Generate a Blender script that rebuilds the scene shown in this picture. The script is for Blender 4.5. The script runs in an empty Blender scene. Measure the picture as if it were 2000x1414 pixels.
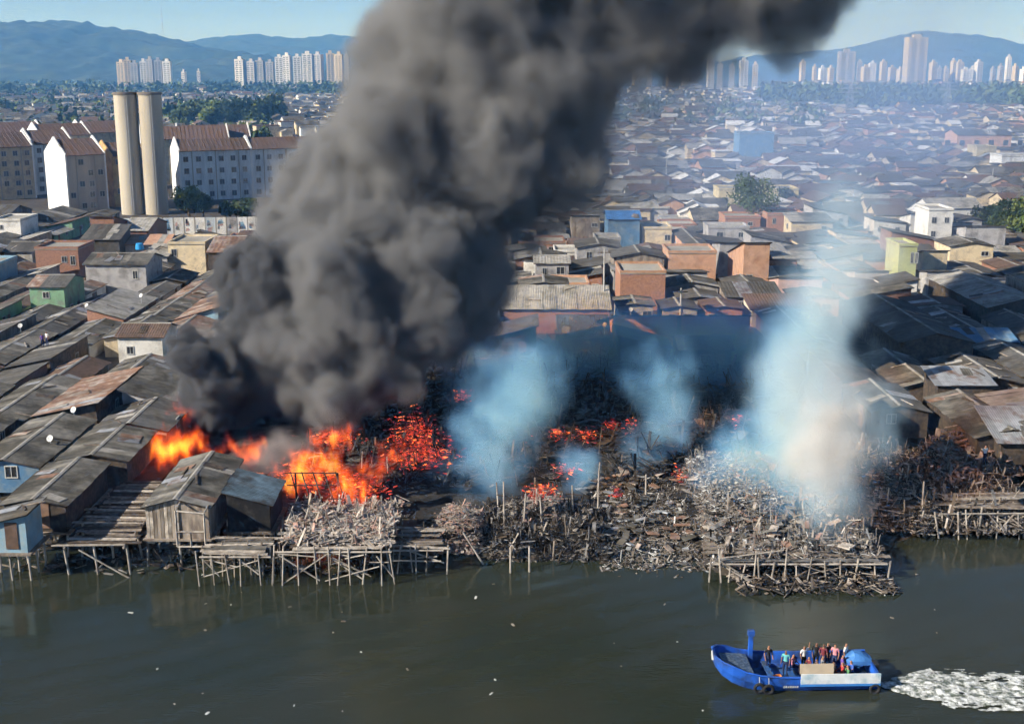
import bpy, bmesh, math, random
from mathutils import Vector, Matrix, noise
random.seed(11)
sc = bpy.context.scene
R = math.radians
# ---------------------------------------------------------------- camera, sky, sun, exposure
W, H, F, PITCH, CH = 2000, 1414, 2400.0, 13.4, 36.0
cam = bpy.data.cameras.new('camera'); cam_o = bpy.data.objects.new('camera', cam); sc.collection.objects.link(cam_o)
cam_o.location = (0, 0, CH); cam_o.rotation_euler = (R(90 - PITCH), 0, 0)
cam.lens = 36 * F / W; cam.clip_start = 0.5; cam.clip_end = 30000; sc.camera = cam_o
SUN_AZ, SUN_EL = 116.0, 29.0            # degrees to the left of the view direction, height
wd = bpy.data.worlds.new('World'); sc.world = wd; wd.use_nodes = True
bg = wd.node_tree.nodes['Background']; sky = wd.node_tree.nodes.new('ShaderNodeTexSky')
sky.sky_type = 'NISHITA'; sky.sun_disc = False; sky.sun_elevation = R(SUN_EL); sky.sun_rotation = R(-SUN_AZ)
sky.altitude = 0; sky.air_density = 0.6; sky.dust_density = 0.0; sky.ozone_density = 4.0
wd.node_tree.links.new(sky.outputs[0], bg.inputs[0]); bg.inputs[1].default_value = 0.066
sl = bpy.data.lights.new('sun', 'SUN'); sl.energy = 5.0; sl.angle = R(0.5); sl.color = (1, .94, .85)
sun_o = bpy.data.objects.new('sun', sl); sc.collection.objects.link(sun_o)
sun_dir = Vector((-math.sin(R(SUN_AZ)) * math.cos(R(SUN_EL)), math.cos(R(SUN_AZ)) * math.cos(R(SUN_EL)), math.sin(R(SUN_EL))))
sun_o.rotation_euler = sun_dir.to_track_quat('Z', 'Y').to_euler()
vs = sc.view_settings; vs.view_transform = 'Standard'; vs.look = 'None'; vs.exposure = 0.72; vs.gamma = 1.0
cy = sc.cycles
cy.use_denoising = True; cy.use_adaptive_sampling = True; cy.adaptive_threshold = 0.05; cy.adaptive_min_samples = 8
cy.max_bounces = 6; cy.diffuse_bounces = 2; cy.glossy_bounces = 2; cy.transmission_bounces = 3; cy.volume_bounces = 2; cy.transparent_max_bounces = 8
cy.volume_step_rate = 1.7; cy.volume_max_steps = 160
# ---------------------------------------------------------------- helpers
cp, sp = math.cos(R(PITCH)), math.sin(R(PITCH))
def ray(px, py):
    u = (px - W / 2) / F; v = -(py - H / 2) / F
    return Vector((u, cp + v * sp, -sp + v * cp))
def at(px, py, z=0.0):
    d = ray(px, py); return Vector((0, 0, CH)) + d * ((z - CH) / d.z)
def at_y(px, py, y):
    d = ray(px, py); return Vector((0, 0, CH)) + d * (y / d.y)
def link(o): sc.collection.objects.link(o); return o
def ob(name, me, parent=None, mat=None, M=None, loc=None):
    o = bpy.data.objects.new(name, me); link(o)
    if parent is not None: o.parent = parent
    if mat is not None and me is not None and not me.materials: me.materials.append(mat)
    if M is not None: o.matrix_local = M
    if loc is not None: o.location = loc
    return o
def obm(name, me, mat, parent=None, M=None, loc=None):
    """shared mesh, material on the object"""
    o = bpy.data.objects.new(name, me); link(o)
    if parent is not None: o.parent = parent
    if not me.materials: me.materials.append(mat)
    o.material_slots[0].link = 'OBJECT'; o.material_slots[0].material = mat
    if M is not None: o.matrix_local = M
    if loc is not None: o.location = loc
    return o
def root(name, loc, label, cat, group=None, rz=0.0):
    o = bpy.data.objects.new(name, None); link(o); o.location = loc; o.rotation_euler = (0, 0, rz); o.empty_display_size = .3
    tag(o, label, cat, group); return o
def tag(o, label=None, cat=None, group=None, kind=None):
    if label: o['label'] = label
    if cat: o['category'] = cat
    if group: o['group'] = group
    if kind: o['kind'] = kind
    return o
class MB:
    def __init__(s): s.v = []; s.f = []; s.m = []
    def add(s, vs_, fs, mi=0):
        k = len(s.v); s.v += [tuple(p) for p in vs_]
        for f in fs: s.f.append([i + k for i in f]); s.m.append(mi)
    BF = [(0, 3, 2, 1), (4, 5, 6, 7), (0, 1, 5, 4), (1, 2, 6, 5), (2, 3, 7, 6), (3, 0, 4, 7)]
    def box(s, x0, x1, y0, y1, z0, z1, mi=0):
        s.add([(x0, y0, z0), (x1, y0, z0), (x1, y1, z0), (x0, y1, z0), (x0, y0, z1), (x1, y0, z1), (x1, y1, z1), (x0, y1, z1)], MB.BF, mi)
    def obox(s, c, ax, ay, az, mi=0):
        """oriented box, half axes"""
        s.add([c - ax - ay - az, c + ax - ay - az, c + ax + ay - az, c - ax + ay - az, c - ax - ay + az, c + ax - ay + az, c + ax + ay + az, c - ax + ay + az], MB.BF, mi)
    def bar(s, a, b, r0, r1=None, n=6, mi=0):
        a = Vector(a); b = Vector(b); r1 = r0 if r1 is None else r1
        d = (b - a).normalized(); u = d.orthogonal().normalized(); w = d.cross(u)
        vs_ = [a + (u * math.cos(t) + w * math.sin(t)) * r0 for t in [2 * math.pi * i / n for i in range(n)]]
        vs_ += [b + (u * math.cos(t) + w * math.sin(t)) * r1 for t in [2 * math.pi * i / n for i in range(n)]]
        s.add(vs_, [(i, (i + 1) % n, n + (i + 1) % n, n + i) for i in range(n)] + [tuple(range(n - 1, -1, -1)), tuple(range(n, 2 * n))], mi)
    def prism(s, prof, y0, y1, axis='y', mi=0):
        """profile (a, z) extruded along y (or x)"""
        n = len(prof)
        if axis == 'y': vs_ = [(a, y0, z) for a, z in prof] + [(a, y1, z) for a, z in prof]
        else: vs_ = [(y0, a, z) for a, z in prof] + [(y1, a, z) for a, z in prof]
        s.add(vs_, [(i, (i + 1) % n, n + (i + 1) % n, n + i) for i in range(n)] + [tuple(range(n - 1, -1, -1)), tuple(range(n, 2 * n))], mi)
    def mesh(s, name, mats=(), smooth=False):
        me = bpy.data.meshes.new(name); me.from_pydata(s.v, [], s.f)
        for m in mats: me.materials.append(m)
        if len(mats) > 1: me.polygons.foreach_set('material_index', s.m)
        bm = bmesh.new(); bm.from_mesh(me); bmesh.ops.recalc_face_normals(bm, faces=bm.faces); bm.to_mesh(me); bm.free()
        if smooth: me.polygons.foreach_set('use_smooth', [True] * len(me.polygons))
        me.update(); return me
    def fast(s, name, mats=()):
        me = bpy.data.meshes.new(name); me.from_pydata(s.v, [], s.f)
        for m in mats: me.materials.append(m)
        if len(mats) > 1: me.polygons.foreach_set('material_index', s.m)
        me.update(); return me
_cache = {}
def shared(key, fn):
    if key not in _cache: _cache[key] = fn()
    return _cache[key]
def basis(o, x, y, z):
    return Matrix(((x[0], y[0], z[0], o[0]), (x[1], y[1], z[1], o[1]), (x[2], y[2], z[2], o[2]), (0, 0, 0, 1)))
ORD = ['first', 'second', 'third', 'fourth', 'fifth', 'sixth', 'seventh', 'eighth', 'ninth', 'tenth', 'eleventh', 'twelfth', 'thirteenth', 'fourteenth', 'fifteenth', 'sixteenth', 'seventeenth', 'eighteenth', 'nineteenth', 'twentieth', 'twenty-first', 'twenty-second', 'twenty-third', 'twenty-fourth', 'twenty-fifth', 'twenty-sixth', 'twenty-seventh', 'twenty-eighth', 'twenty-ninth', 'thirtieth']
U = random.uniform
# ---------------------------------------------------------------- materials
def mat(name, col, rough=.85, var=.35, scale=1.2, dirt=None, dirt_amt=.5, dirt_scale=.35, rnd=.18, metal=0.0, bump=.0, bscale=6., hue=0.0, spec=.3, stretch=None):
    m = bpy.data.materials.new(name); m.use_nodes = True; t = m.node_tree; N = t.nodes; L = t.links
    b = N['Principled BSDF']; b.inputs['Roughness'].default_value = rough; b.inputs['Metallic'].default_value = metal
    b.inputs['Specular IOR Level'].default_value = spec
    g = N.new('ShaderNodeNewGeometry'); vec = g.outputs['Position']
    if stretch:
        mp = N.new('ShaderNodeVectorMath'); mp.operation = 'MULTIPLY'; L.new(vec, mp.inputs[0]); mp.inputs[1].default_value = stretch; vec = mp.outputs[0]
    n1 = N.new('ShaderNodeTexNoise'); n1.inputs['Scale'].default_value = scale; n1.inputs['Detail'].default_value = 5; L.new(vec, n1.inputs['Vector'])
    r1 = N.new('ShaderNodeMapRange'); L.new(n1.outputs[0], r1.inputs['Value']); r1.inputs['From Min'].default_value = .3; r1.inputs['From Max'].default_value = .7
    r1.inputs['To Min'].default_value = 1 - var; r1.inputs['To Max'].default_value = 1 + var
    oi = N.new('ShaderNodeObjectInfo'); r2 = N.new('ShaderNodeMapRange'); L.new(oi.outputs['Random'], r2.inputs['Value'])
    r2.inputs['To Min'].default_value = 1 - rnd; r2.inputs['To Max'].default_value = 1 + rnd
    mu = N.new('ShaderNodeMath'); mu.operation = 'MULTIPLY'; L.new(r1.outputs[0], mu.inputs[0]); L.new(r2.outputs[0], mu.inputs[1])
    hs = N.new('ShaderNodeHueSaturation'); L.new(mu.outputs[0], hs.inputs['Value'])
    if hue:
        r3 = N.new('ShaderNodeMapRange'); L.new(oi.outputs['Random'], r3.inputs['Value']); r3.inputs['To Min'].default_value = .5 + hue; r3.inputs['To Max'].default_value = .5 - hue; L.new(r3.outputs[0], hs.inputs['Hue'])
    if dirt:
        n2 = N.new('ShaderNodeTexNoise'); n2.inputs['Scale'].default_value = dirt_scale; n2.inputs['Detail'].default_value = 7; n2.inputs['Roughness'].default_value = .65; L.new(vec, n2.inputs['Vector'])
        r4 = N.new('ShaderNodeMapRange'); L.new(n2.outputs[0], r4.inputs['Value']); r4.inputs['From Min'].default_value = .62 - dirt_amt * .35; r4.inputs['From Max'].default_value = .72 - dirt_amt * .2
        mx = N.new('ShaderNodeMix'); mx.data_type = 'RGBA'; L.new(r4.outputs[0], mx.inputs[0]); mx.inputs[6].default_value = (*col, 1); mx.inputs[7].default_value = (*dirt, 1)
        L.new(mx.outputs[2], hs.inputs['Color'])
    else: hs.inputs['Color'].default_value = (*col, 1)
    L.new(hs.outputs[0], b.inputs['Base Color'])
    if bump:
        n3 = N.new('ShaderNodeTexNoise'); n3.inputs['Scale'].default_value = bscale; n3.inputs['Detail'].default_value = 4; L.new(vec, n3.inputs['Vector'])
        bp = N.new('ShaderNodeBump'); bp.inputs['Strength'].default_value = bump; bp.inputs['Distance'].default_value = .1; L.new(n3.outputs[0], bp.inputs['Height']); L.new(bp.outputs[0], b.inputs['Normal'])
    return m
C = {}
C['fibre'] = mat('fibre_cement', (.15, .142, .126), .9, .35, 1.5, (.055, .05, .04), .6, .3, .3)
C['fibre_dark'] = mat('dark_fibre_cement', (.095, .092, .088), .9, .3, 1.5, (.07, .06, .045), .5, .3, .25)
C['fibre_light'] = mat('pale_fibre_cement', (.33, .315, .29), .9, .2, 1.5, (.18, .17, .14), .45, .4, .15)
C['zinc'] = mat('zinc_sheet', (.42, .43, .44), .45, .2, 1.5, (.22, .13, .08), .35, .5, .2, .5)
C['rust'] = mat('rusted_sheet', (.19, .11, .075), .85, .35, 1.5, (.30, .27, .24), .45, .6, .25)
C['tile'] = mat('clay_tile', (.12, .08, .063), .85, .3, 2.5, (.13, .08, .06), .5, .3, .2)
C['tile_brown'] = mat('brown_tile', (.13, .085, .065), .85, .3, 2.5, (.10, .07, .055), .5, .3, .2)
C['brick'] = mat('bare_brick', (.30, .16, .11), .9, .25, 4., (.30, .16, .11), .45, .8, .2)
C['orange'] = mat('orange_render', (.46, .28, .19), .85, .15, 1., (.38, .2, .12), .3, .6, .15)
C['cream'] = mat('cream_render', (.58, .48, .32), .85, .15, 1., (.36, .3, .22), .35, .6, .15)
C['yellow'] = mat('yellow_render', (.58, .48, .27), .85, .15, 1., (.36, .3, .2), .3, .6, .1)
C['white'] = mat('white_render', (.70, .68, .63), .85, .12, 1., (.42, .40, .36), .35, .5, .12)
C['grey'] = mat('grey_render', (.36, .35, .35), .85, .18, 1., (.22, .21, .2), .4, .6, .2)
C['blue'] = mat('blue_paint', (.09, .20, .34), .7, .2, 1., (.2, .27, .33), .4, .8, .2)
C['pale_blue'] = mat('pale_blue_paint', (.22, .36, .45), .75, .15, 1., (.3, .36, .38), .4, .8, .15)
C['green'] = mat('green_paint', (.20, .36, .22), .75, .15, 1., (.2, .25, .18), .4, .8, .15)
C['pink'] = mat('pink_render', (.46, .30, .26), .85, .15, 1., (.36, .25, .2), .4, .8, .15)
C['limegreen'] = mat('yellow_green_render', (.46, .49, .24), .85, .12, 1., (.4, .42, .2), .3, .6, .1)
C['wood'] = mat('weathered_board', (.25, .21, .17), .9, .35, 3., (.13, .10, .08), .5, 1.2, .35, stretch=(1, 1, .3))
C['wood_pale'] = mat('bleached_board', (.44, .39, .33), .9, .3, 3., (.24, .2, .16), .45, 1.2, .3)
C['wood_dark'] = mat('dark_board', (.10, .075, .055), .9, .4, 3., (.05, .04, .035), .5, 1.2, .35)
C['pole'] = mat('stilt_pole', (.40, .36, .31), .9, .3, 3., (.16, .13, .11), .45, 1.5, .3)
C['char'] = mat('charred_wood', (.018, .016, .015), .9, .5, 3., (.06, .057, .055), .4, 1.2, .4)
C['ash'] = mat('ash', (.22, .21, .20), .95, .4, 3., (.07, .065, .06), .45, 1.2, .3)
C['ash_pale'] = mat('pale_ash_debris', (.36, .32, .28), .95, .35, 3., (.2, .17, .15), .45, 1.2, .3)
C['ash_pink'] = mat('burnt_clay_debris', (.40, .25, .20), .95, .35, 3., (.2, .15, .13), .45, 1.2, .3)
C['opening'] = mat('dark_opening', (.02, .021, .024), .6, .2, 1., rnd=.3)
C['glass'] = mat('window_glass', (.05, .07, .085), .12, .2, 1., rnd=.3, spec=.6)
C['frame'] = mat('window_frame', (.42, .42, .40), .7, .15, 1., rnd=.3)
C['door'] = mat('door_board', (.16, .10, .07), .8, .3, 2., rnd=.4)
C['concrete'] = mat('concrete', (.36, .34, .30), .9, .15, .5, (.24, .22, .18), .45, .25, .1, stretch=(1, 1, .25))
C['tarp'] = mat('blue_tarp', (.06, .20, .50), .5, .25, 1.5, rnd=.15, bump=.5)
C['tank'] = mat('blue_plastic', (.03, .28, .62), .4, .1, 1., rnd=.05)
C['bone'] = mat('white_plastic', (.60, .60, .58), .5, .05, 1., rnd=.05)
C['char_roof'] = mat('scorched_sheet', (.10, .15, .19), .75, .4, 1.2, (.05, .05, .05), .5, .5, .2)
# ---------------------------------------------------------------- the setting: water, ground, hills
def interp(pts, x):
    if x <= pts[0][0]: return pts[0][1]
    for (a, b), (c, d) in zip(pts, pts[1:]):
        if x <= c: return b + (d - b) * (x - a) / (c - a)
    return pts[-1][1]
SH = [at(*p) for p in ((-900, 1080), (0, 1075), (250, 1070), (400, 1085), (760, 1085), (1000, 1090), (1180, 1045), (1290, 1060), (1400, 1120), (1560, 1150), (1700, 1090), (1790, 1045), (2000, 1030), (2900, 1010))]
SH = [(p.x, p.y) for p in SH]
def shore(x): return interp(SH, x)
def fbm(x, y, s, o=4): return noise.fractal(Vector((x * s, y * s, 3.7)), 1.0, 2.0, o)
def ground_z(x, y):
    d = y - shore(x)
    z = -1.5 if d < -10 else (d * .15 if d < 0 else d * .055)
    z = min(z, 1.25)
    if y < 170: z += .10 * fbm(x, y, .8) * (1 if d > -2 else 0)
    return z
xs = [-3500, -2000, -1200, -800, -500, -300, -200, -140, -100] + [-80 + 1.0 * i for i in range(161)] + [100, 140, 200, 300, 500, 800, 1200, 2000, 3500]
ys = [70 + 1.0 * i for i in range(0, 90)] + [165, 175, 190, 220, 260, 320, 400, 600, 900, 1400, 2200, 3500, 6000]
mb = MB(); mb.v = [(x, y, ground_z(x, y)) for y in ys for x in xs]; nx = len(xs)
mb.f = [(j * nx + i, j * nx + i + 1, (j + 1) * nx + i + 1, (j + 1) * nx + i) for j in range(len(ys) - 1) for i in range(nx - 1)]
C['mud'] = mat('mud', (.075, .062, .047), .8, .4, .9, (.05, .045, .038), .5, .25, 0, bump=.6, bscale=2.)
g = ob('ground', mb.mesh('ground', (C['mud'],), True)); tag(g, kind='structure')
def water_mat():
    m = bpy.data.materials.new('murky_water'); m.use_nodes = True; t = m.node_tree; N = t.nodes; L = t.links; b = N['Principled BSDF']
    g = N.new('ShaderNodeNewGeometry')
    n = N.new('ShaderNodeTexNoise'); n.inputs['Scale'].default_value = .06; n.inputs['Detail'].default_value = 5; L.new(g.outputs['Position'], n.inputs['Vector'])
    r = N.new('ShaderNodeValToRGB'); L.new(n.outputs[0], r.inputs[0]); r.color_ramp.elements[0].position = .35; r.color_ramp.elements[1].position = .68
    r.color_ramp.elements[0].color = (.022, .029, .019, 1); r.color_ramp.elements[1].color = (.034, .036, .022, 1)
    L.new(r.outputs[0], b.inputs['Base Color']); b.inputs['Roughness'].default_value = .10; b.inputs['IOR'].default_value = 1.33; b.inputs['Specular IOR Level'].default_value = .5
    s1 = N.new('ShaderNodeVectorMath'); s1.operation = 'MULTIPLY'; s1.inputs[1].default_value = (.55, 1.3, 1); L.new(g.outputs['Position'], s1.inputs[0])
    n2 = N.new('ShaderNodeTexNoise'); n2.inputs['Scale'].default_value = .9; n2.inputs['Detail'].default_value = 6; n2.inputs['Roughness'].default_value = .6; L.new(s1.outputs[0], n2.inputs['Vector'])
    wv = N.new('ShaderNodeTexWave'); wv.inputs['Scale'].default_value = .12; wv.inputs['Distortion'].default_value = 5; wv.inputs['Detail'].default_value = 3; wv.inputs['Detail Scale'].default_value = .6
    rot = N.new('ShaderNodeVectorRotate'); rot.rotation_type = 'Z_AXIS'; rot.inputs['Angle'].default_value = R(60); L.new(g.outputs['Position'], rot.inputs['Vector']); L.new(rot.outputs[0], wv.inputs['Vector'])
    ad = N.new('ShaderNodeMath'); ad.operation = 'MULTIPLY_ADD'; L.new(wv.outputs['Fac'], ad.inputs[0]); ad.inputs[1].default_value = .9; L.new(n2.outputs[0], ad.inputs[2])
    bp = N.new('ShaderNodeBump'); bp.inputs['Strength'].default_value = .22; bp.inputs['Distance'].default_value = .08; L.new(ad.outputs[0], bp.inputs['Height']); L.new(bp.outputs[0], b.inputs['Normal'])
    return m
C['water'] = water_mat()
mb = MB(); mb.add([(-3500, -300, 0), (3500, -300, 0), (3500, 130, 0), (-3500, 130, 0)], [(0, 1, 2, 3)])
tag(ob('water', mb.fast('water', (C['water'],))), kind='structure')
# hills
C['forest_hill'] = mat('forested_hill', (.020, .036, .018), .95, .6, .03, (.045, .058, .024), .4, .009, 0)
def hill(name, prof, D, y0, y1, x0, x1, step):
    mb = MB(); xs = [x0 + (x1 - x0) * i / step for i in range(step + 1)]; ns = 46
    for j in range(ns + 1):
        t = j / ns; y = y0 + (y1 - y0) * t; s = math.sin(min(t * 1.35, 1) * math.pi / 2) if t < .74 else math.cos((t - .74) / .26 * math.pi / 2)
        for x in xs:
            px = 1000 + F * x / D
            top = max(0, CH + (135 - interp(prof, px)) / F * D)
            n = fbm(x, y, .0022, 4) * 22 * s + (noise.noise(Vector((x * .022, y * .022, 1))) * 11 + noise.noise(Vector((x * .06, y * .06, 5))) * 6) * min(1, s * 3)
            rid = .86 + .14 * math.sin(x * .006 + y * .003)
            mb.v.append((x, y, top * s * (rid if t < .5 else 1) + n - 6))
    nx = len(xs); mb.f = [(j * nx + i, j * nx + i + 1, (j + 1) * nx + i + 1, (j + 1) * nx + i) for j in range(ns) for i in range(nx - 1)]
    return tag(ob(name, mb.mesh(name, (C['forest_hill'],), True)), kind='structure')
hill('hills', [(-900, 60), (-400, 20), (0, 38), (60, 40), (130, 48), (230, 60), (330, 78), (420, 96), (560, 118), (700, 130), (900, 150)], 3300, 2650, 3900, -3600, -60, 260)
hill('hills', [(100, 120), (330, 80), (400, 66), (470, 62), (560, 66), (650, 64), (720, 74), (820, 90), (1000, 118), (1250, 128), (1450, 118), (1580, 104), (1660, 92), (1730, 82), (1790, 74), (1830, 66), (1870, 70), (1940, 72), (1990, 84), (2200, 100), (2700, 60), (3000, 90)], 4600, 3900, 5400, -3200, 4600, 380)
# ---------------------------------------------------------------- trees
LEAF = [mat('leaf_dark', (.035, .06, .022), .8, .5, .8, rnd=.25), mat('leaf_mid', (.06, .095, .03), .8, .45, .8, rnd=.25), mat('leaf_light', (.11, .14, .04), .8, .4, .8, rnd=.2)]
C['bark'] = mat('bark', (.10, .075, .055), .95, .35, 4.)
def leaf_quads(mb, c, rad, n, leaf, mi):
    for _ in range(n):
        d = Vector((random.gauss(0, 1), random.gauss(0, 1), random.gauss(0, .8)));
        if d.length < .01: continue
        p = c + d.normalized() * rad * (random.random() ** .45)
        u = Vector((random.gauss(0, 1), random.gauss(0, 1), random.gauss(0, 1))).normalized(); w = u.orthogonal().normalized(); s = leaf * U(.6, 1.3)
        mb.add([p - u * s, p + w * s * .55, p + u * s, p - w * s * .55], [(0, 1, 2, 3)], mi)
def make_tree(h, rad, nclump, nleaf, leaf, low=.35):
    """crown mesh and trunk mesh, base at the origin"""
    mb = MB(); tb = MB(); tips = []
    top = h * low
    tb.bar((0, 0, -.3), (U(-.1, .1) * h * .1, 0, top), rad * .075 + .06, rad * .05 + .04, 7)
    for k in range(nclump):
        a = U(0, 6.28); rr = rad * math.sqrt(random.random()) * .8; zz = U(top * 1.1, h * .93)
        f = 1 - abs((zz / h - .62)) * 1.2; c = Vector((math.cos(a) * rr * f, math.sin(a) * rr * f, zz)); tips.append(c)
        leaf_quads(mb, c, rad * U(.26, .42), nleaf, leaf, random.choice((0, 0, 1, 1, 2)))
    for c in tips[:7]: tb.bar((0, 0, top * .8), c, rad * .035 + .02, rad * .012, 5)
    return mb.fast('crown', LEAF), tb.mesh('trunk', (C['bark'],))
def plant_tree(tm, loc, label, cat='tree', name='tree', group=None, s=1.0):
    r = root(name, loc, label, cat, group, U(0, 6.28)); r.scale = (s * U(.9, 1.1), s * U(.9, 1.1), s)
    ob('crown', tm[0], r); ob('trunk', tm[1], r); return r
T_big = [make_tree(9, 4.2, 26, 110, .34) for _ in range(3)]
T_mid = [make_tree(12, 5.5, 20, 60, .75) for _ in range(3)]
T_bush = [make_tree(3.2, 2.2, 16, 90, .25, .2) for _ in range(2)]
# distant woods: one mass
mb = MB()
def wood(n, fx, h0, h1):
    for _ in range(n):
        x, y = fx(); h = U(h0, h1)
        leaf_quads(mb, Vector((x, y, h * .5)), h * .62, 34, h * .20, random.choice((0, 0, 1, 1, 2)))
def band(px0, px1, y0, y1):
    def f():
        y = U(y0, y1); return ((U(px0, px1) - 1000) / F * y, y)
    return f
wood(900, band(1480, 2250, 1150, 1750), 11, 20)
wood(420, band(-250, 760, 1500, 2300), 10, 18)
wood(330, band(-250, 560, 650, 1500), 6, 12)
wood(120, band(340, 560, 760, 900), 9, 16)
wood(200, band(1150, 1600, 700, 1500), 6, 11)
wood(300, band(-250, 2250, 2300, 2600), 9, 15)
tag(ob('treeline', mb.fast('treeline', LEAF)), 'dark green woods and scattered town trees in the far distance', 'trees', kind='stuff')
# ---------------------------------------------------------------- far town: houses too small to pick apart
mb = MB()
FT = [C['white'], C['cream'], C['orange'], C['grey'], C['pale_blue'], C['tile'], C['fibre'], C['fibre_light'], C['fibre_dark']]
def far_house(x, y, w, l, h, rz, wm, rm, kind):
    ca, sa = math.cos(rz), math.sin(rz)
    def T(p): return (x + p[0] * ca - p[1] * sa, y + p[0] * sa + p[1] * ca, p[2] + 1.0)
    a, b = w / 2, l / 2
    base = [(-a, -b, 0), (a, -b, 0), (a, b, 0), (-a, b, 0), (-a, -b, h), (a, -b, h), (a, b, h), (-a, b, h)]
    mb.add([T(p) for p in base], [(0, 1, 5, 4), (1, 2, 6, 5), (2, 3, 7, 6), (3, 0, 4, 7)], wm)
    e = .35
    if kind == 0:
        rg = h + w * .22
        mb.add([T(p) for p in [(-a - e, -b - e, h - .1), (a + e, -b - e, h - .1), (a + e, b + e, h - .1), (-a - e, b + e, h - .1), (0, -b - e, rg), (0, b + e, rg)]], [(0, 4, 5, 3), (4, 1, 2, 5)], rm)
        mb.add([T(p) for p in [(-a, -b, h), (a, -b, h), (0, -b, rg), (-a, b, h), (a, b, h), (0, b, rg)]], [(0, 1, 2), (4, 3, 5)], wm)
    else:
        mb.add([T(p) for p in [(-a - e, -b - e, h), (a + e, -b - e, h), (a + e, b + e, h), (-a - e, b + e, h), (-a - e, -b - e, h + .3), (a + e, -b - e, h + .3), (a + e, b + e, h + .3), (-a - e, b + e, h + .3)]], MB.BF, rm)
def scatter(n, px0, px1, y0, y1, wms, rms, rz0=0.0, hs=(3, 7), skip=None):
    for _ in range(n):
        y = y0 * (y1 / y0) ** (random.random() ** .8); x = (U(px0, px1) - 1000) / F * y
        if skip and skip(x, y): continue
        far_house(x, y, U(4.5, 9) * (1 + y / 4000), U(5, 11) * (1 + y / 4000), U(*hs), rz0 + random.choice((0, math.pi / 2)) + U(-.1, .1), random.choice(wms), random.choice(rms), random.choice((0, 0, 1)))
scatter(2000, -300, 800, 560, 2300, (0, 0, 0, 1, 3), (5, 6, 6, 7, 8, 8), .35, skip=lambda x, y: y < 640 and x > -140)
scatter(2600, 700, 2400, 262, 1100, (0, 0, 1, 1, 2, 2, 3, 1), (5, 5, 6, 6, 7, 8, 8, 5, 0), .0, (2.6, 5.5))
scatter(500, 700, 1600, 1000, 2200, (0, 0, 0, 1, 3), (5, 6, 7, 8), .2)
scatter(260, 1500, 2400, 1750, 2100, (0, 0, 1, 2), (5, 7, 7), .2, (6, 16))
tag(ob('distant_houses', mb.fast('distant_houses', FT)), 'pale low houses of the far town packed to the foot of the hills', 'houses', kind='stuff')
# ---------------------------------------------------------------- tower blocks on the skyline
def tower(px, py_top, wpx, D, label, wall, group, dark=None, bands=True, depth=None):
    w = wpx / F * D; x = (px - 1000) / F * D; h = CH + (135 - py_top) / F * D - 1; dp = depth or max(w * .9, 12)
    r = root('tower_block', (x, D, 1.0), label, 'tower', group, U(-.25, .25))
    b = MB(); b.box(-w / 2, w / 2, -dp / 2, dp / 2, 0, h); ob('wall', b.mesh('wall', (wall,)), r)
    b = MB(); b.box(-w * .2, w * .2, -dp * .2, dp * .2, h, h + 4.5); ob('roof_housing', b.mesh('roof_housing', (wall,)), r)
    b = MB(); nf = max(6, int(h / 3.2))
    for k in range(1, nf):
        z = h * k / nf
        b.box(-w * .36, -w * .08, -dp / 2 - .12, -dp / 2 + .3, z - .9, z + .5); b.box(w * .08, w * .36, -dp / 2 - .12, -dp / 2 + .3, z - .9, z + .5)
    ob('window_bays', b.mesh('window_bays', (C['glass'],)), r)['kind'] = 'stuff'
    if dark:
        b = MB(); b.box(w / 2, w / 2 + .4, -dp / 2 + .5, dp / 2 - .5, 2, h - 1); ob('side_panel', b.mesh('side_panel', (dark,)), r)
    return r
cols = ['white', 'cream', 'white', 'grey', 'pale_blue']
TW = []
for i, (px, t, w) in enumerate(((258, 122, 14), (270, 118, 13), (283, 124, 14), (300, 121, 12), (313, 117, 13), (328, 119, 14), (345, 121, 15))):
    TW.append((px, t, w, 2150, 'tower block, %s from left in the cluster above the twin silos' % ORD[i], ['cream', 'cream', 'grey', 'white', 'grey', 'grey', 'white'][i], 'towers above the silos'))
for i, (px, t, w) in enumerate(((376, 140, 6), (404, 139, 6))):
    TW.append((px, t, w, 2300, ['slim white tower standing alone, nearer the silos', 'slim white tower standing alone, nearer the middle cluster'][i], 'white', 'slim lone towers'))
for i, (px, t, w) in enumerate(((484, 117, 17), (505, 121, 16), (522, 119, 15), (540, 122, 14), (558, 113, 15), (573, 110, 14), (592, 112, 15), (612, 107, 19), (632, 108, 17), (655, 106, 14), (672, 108, 15), (686, 112, 12))):
    TW.append((px, t, w, 2150, 'pale tower block, %s from left in the row below the hill' % ORD[i], ['white', 'grey', 'grey', 'grey', 'white', 'white', 'white', 'white', 'grey', 'cream', 'cream', 'grey'][i], 'tower row below the hill'))
for i, (px, t, w) in enumerate(((1236, 125, 10), (1262, 128, 9), (1300, 124, 10), (1330, 117, 12), (1345, 126, 12), (1377, 115, 12), (1395, 126, 10), (1418, 128, 10), (1440, 119, 15), (1462, 126, 10))):
    TW.append((px, t, w, 2250, 'tower block under the smoke, %s from left in the hazy skyline' % ORD[i], ['cream', 'grey', 'cream', 'white', 'grey', 'white', 'grey', 'grey', 'white', 'cream'][i], 'hazy towers under the smoke'))
for a in TW: tower(a[0], a[1], a[2], a[3], a[4], C[a[5]], a[6])
tower(1634, 103, 30, 2050, 'grey and blue office tower left of the tall cream tower', C['grey'], 'skyline landmarks', C['blue'], depth=26)
tower(1764, 77, 36, 2050, 'tallest cream apartment tower standing before the right hill', C['cream'], 'skyline landmarks', C['grey'], depth=24)
k = 0
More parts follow.
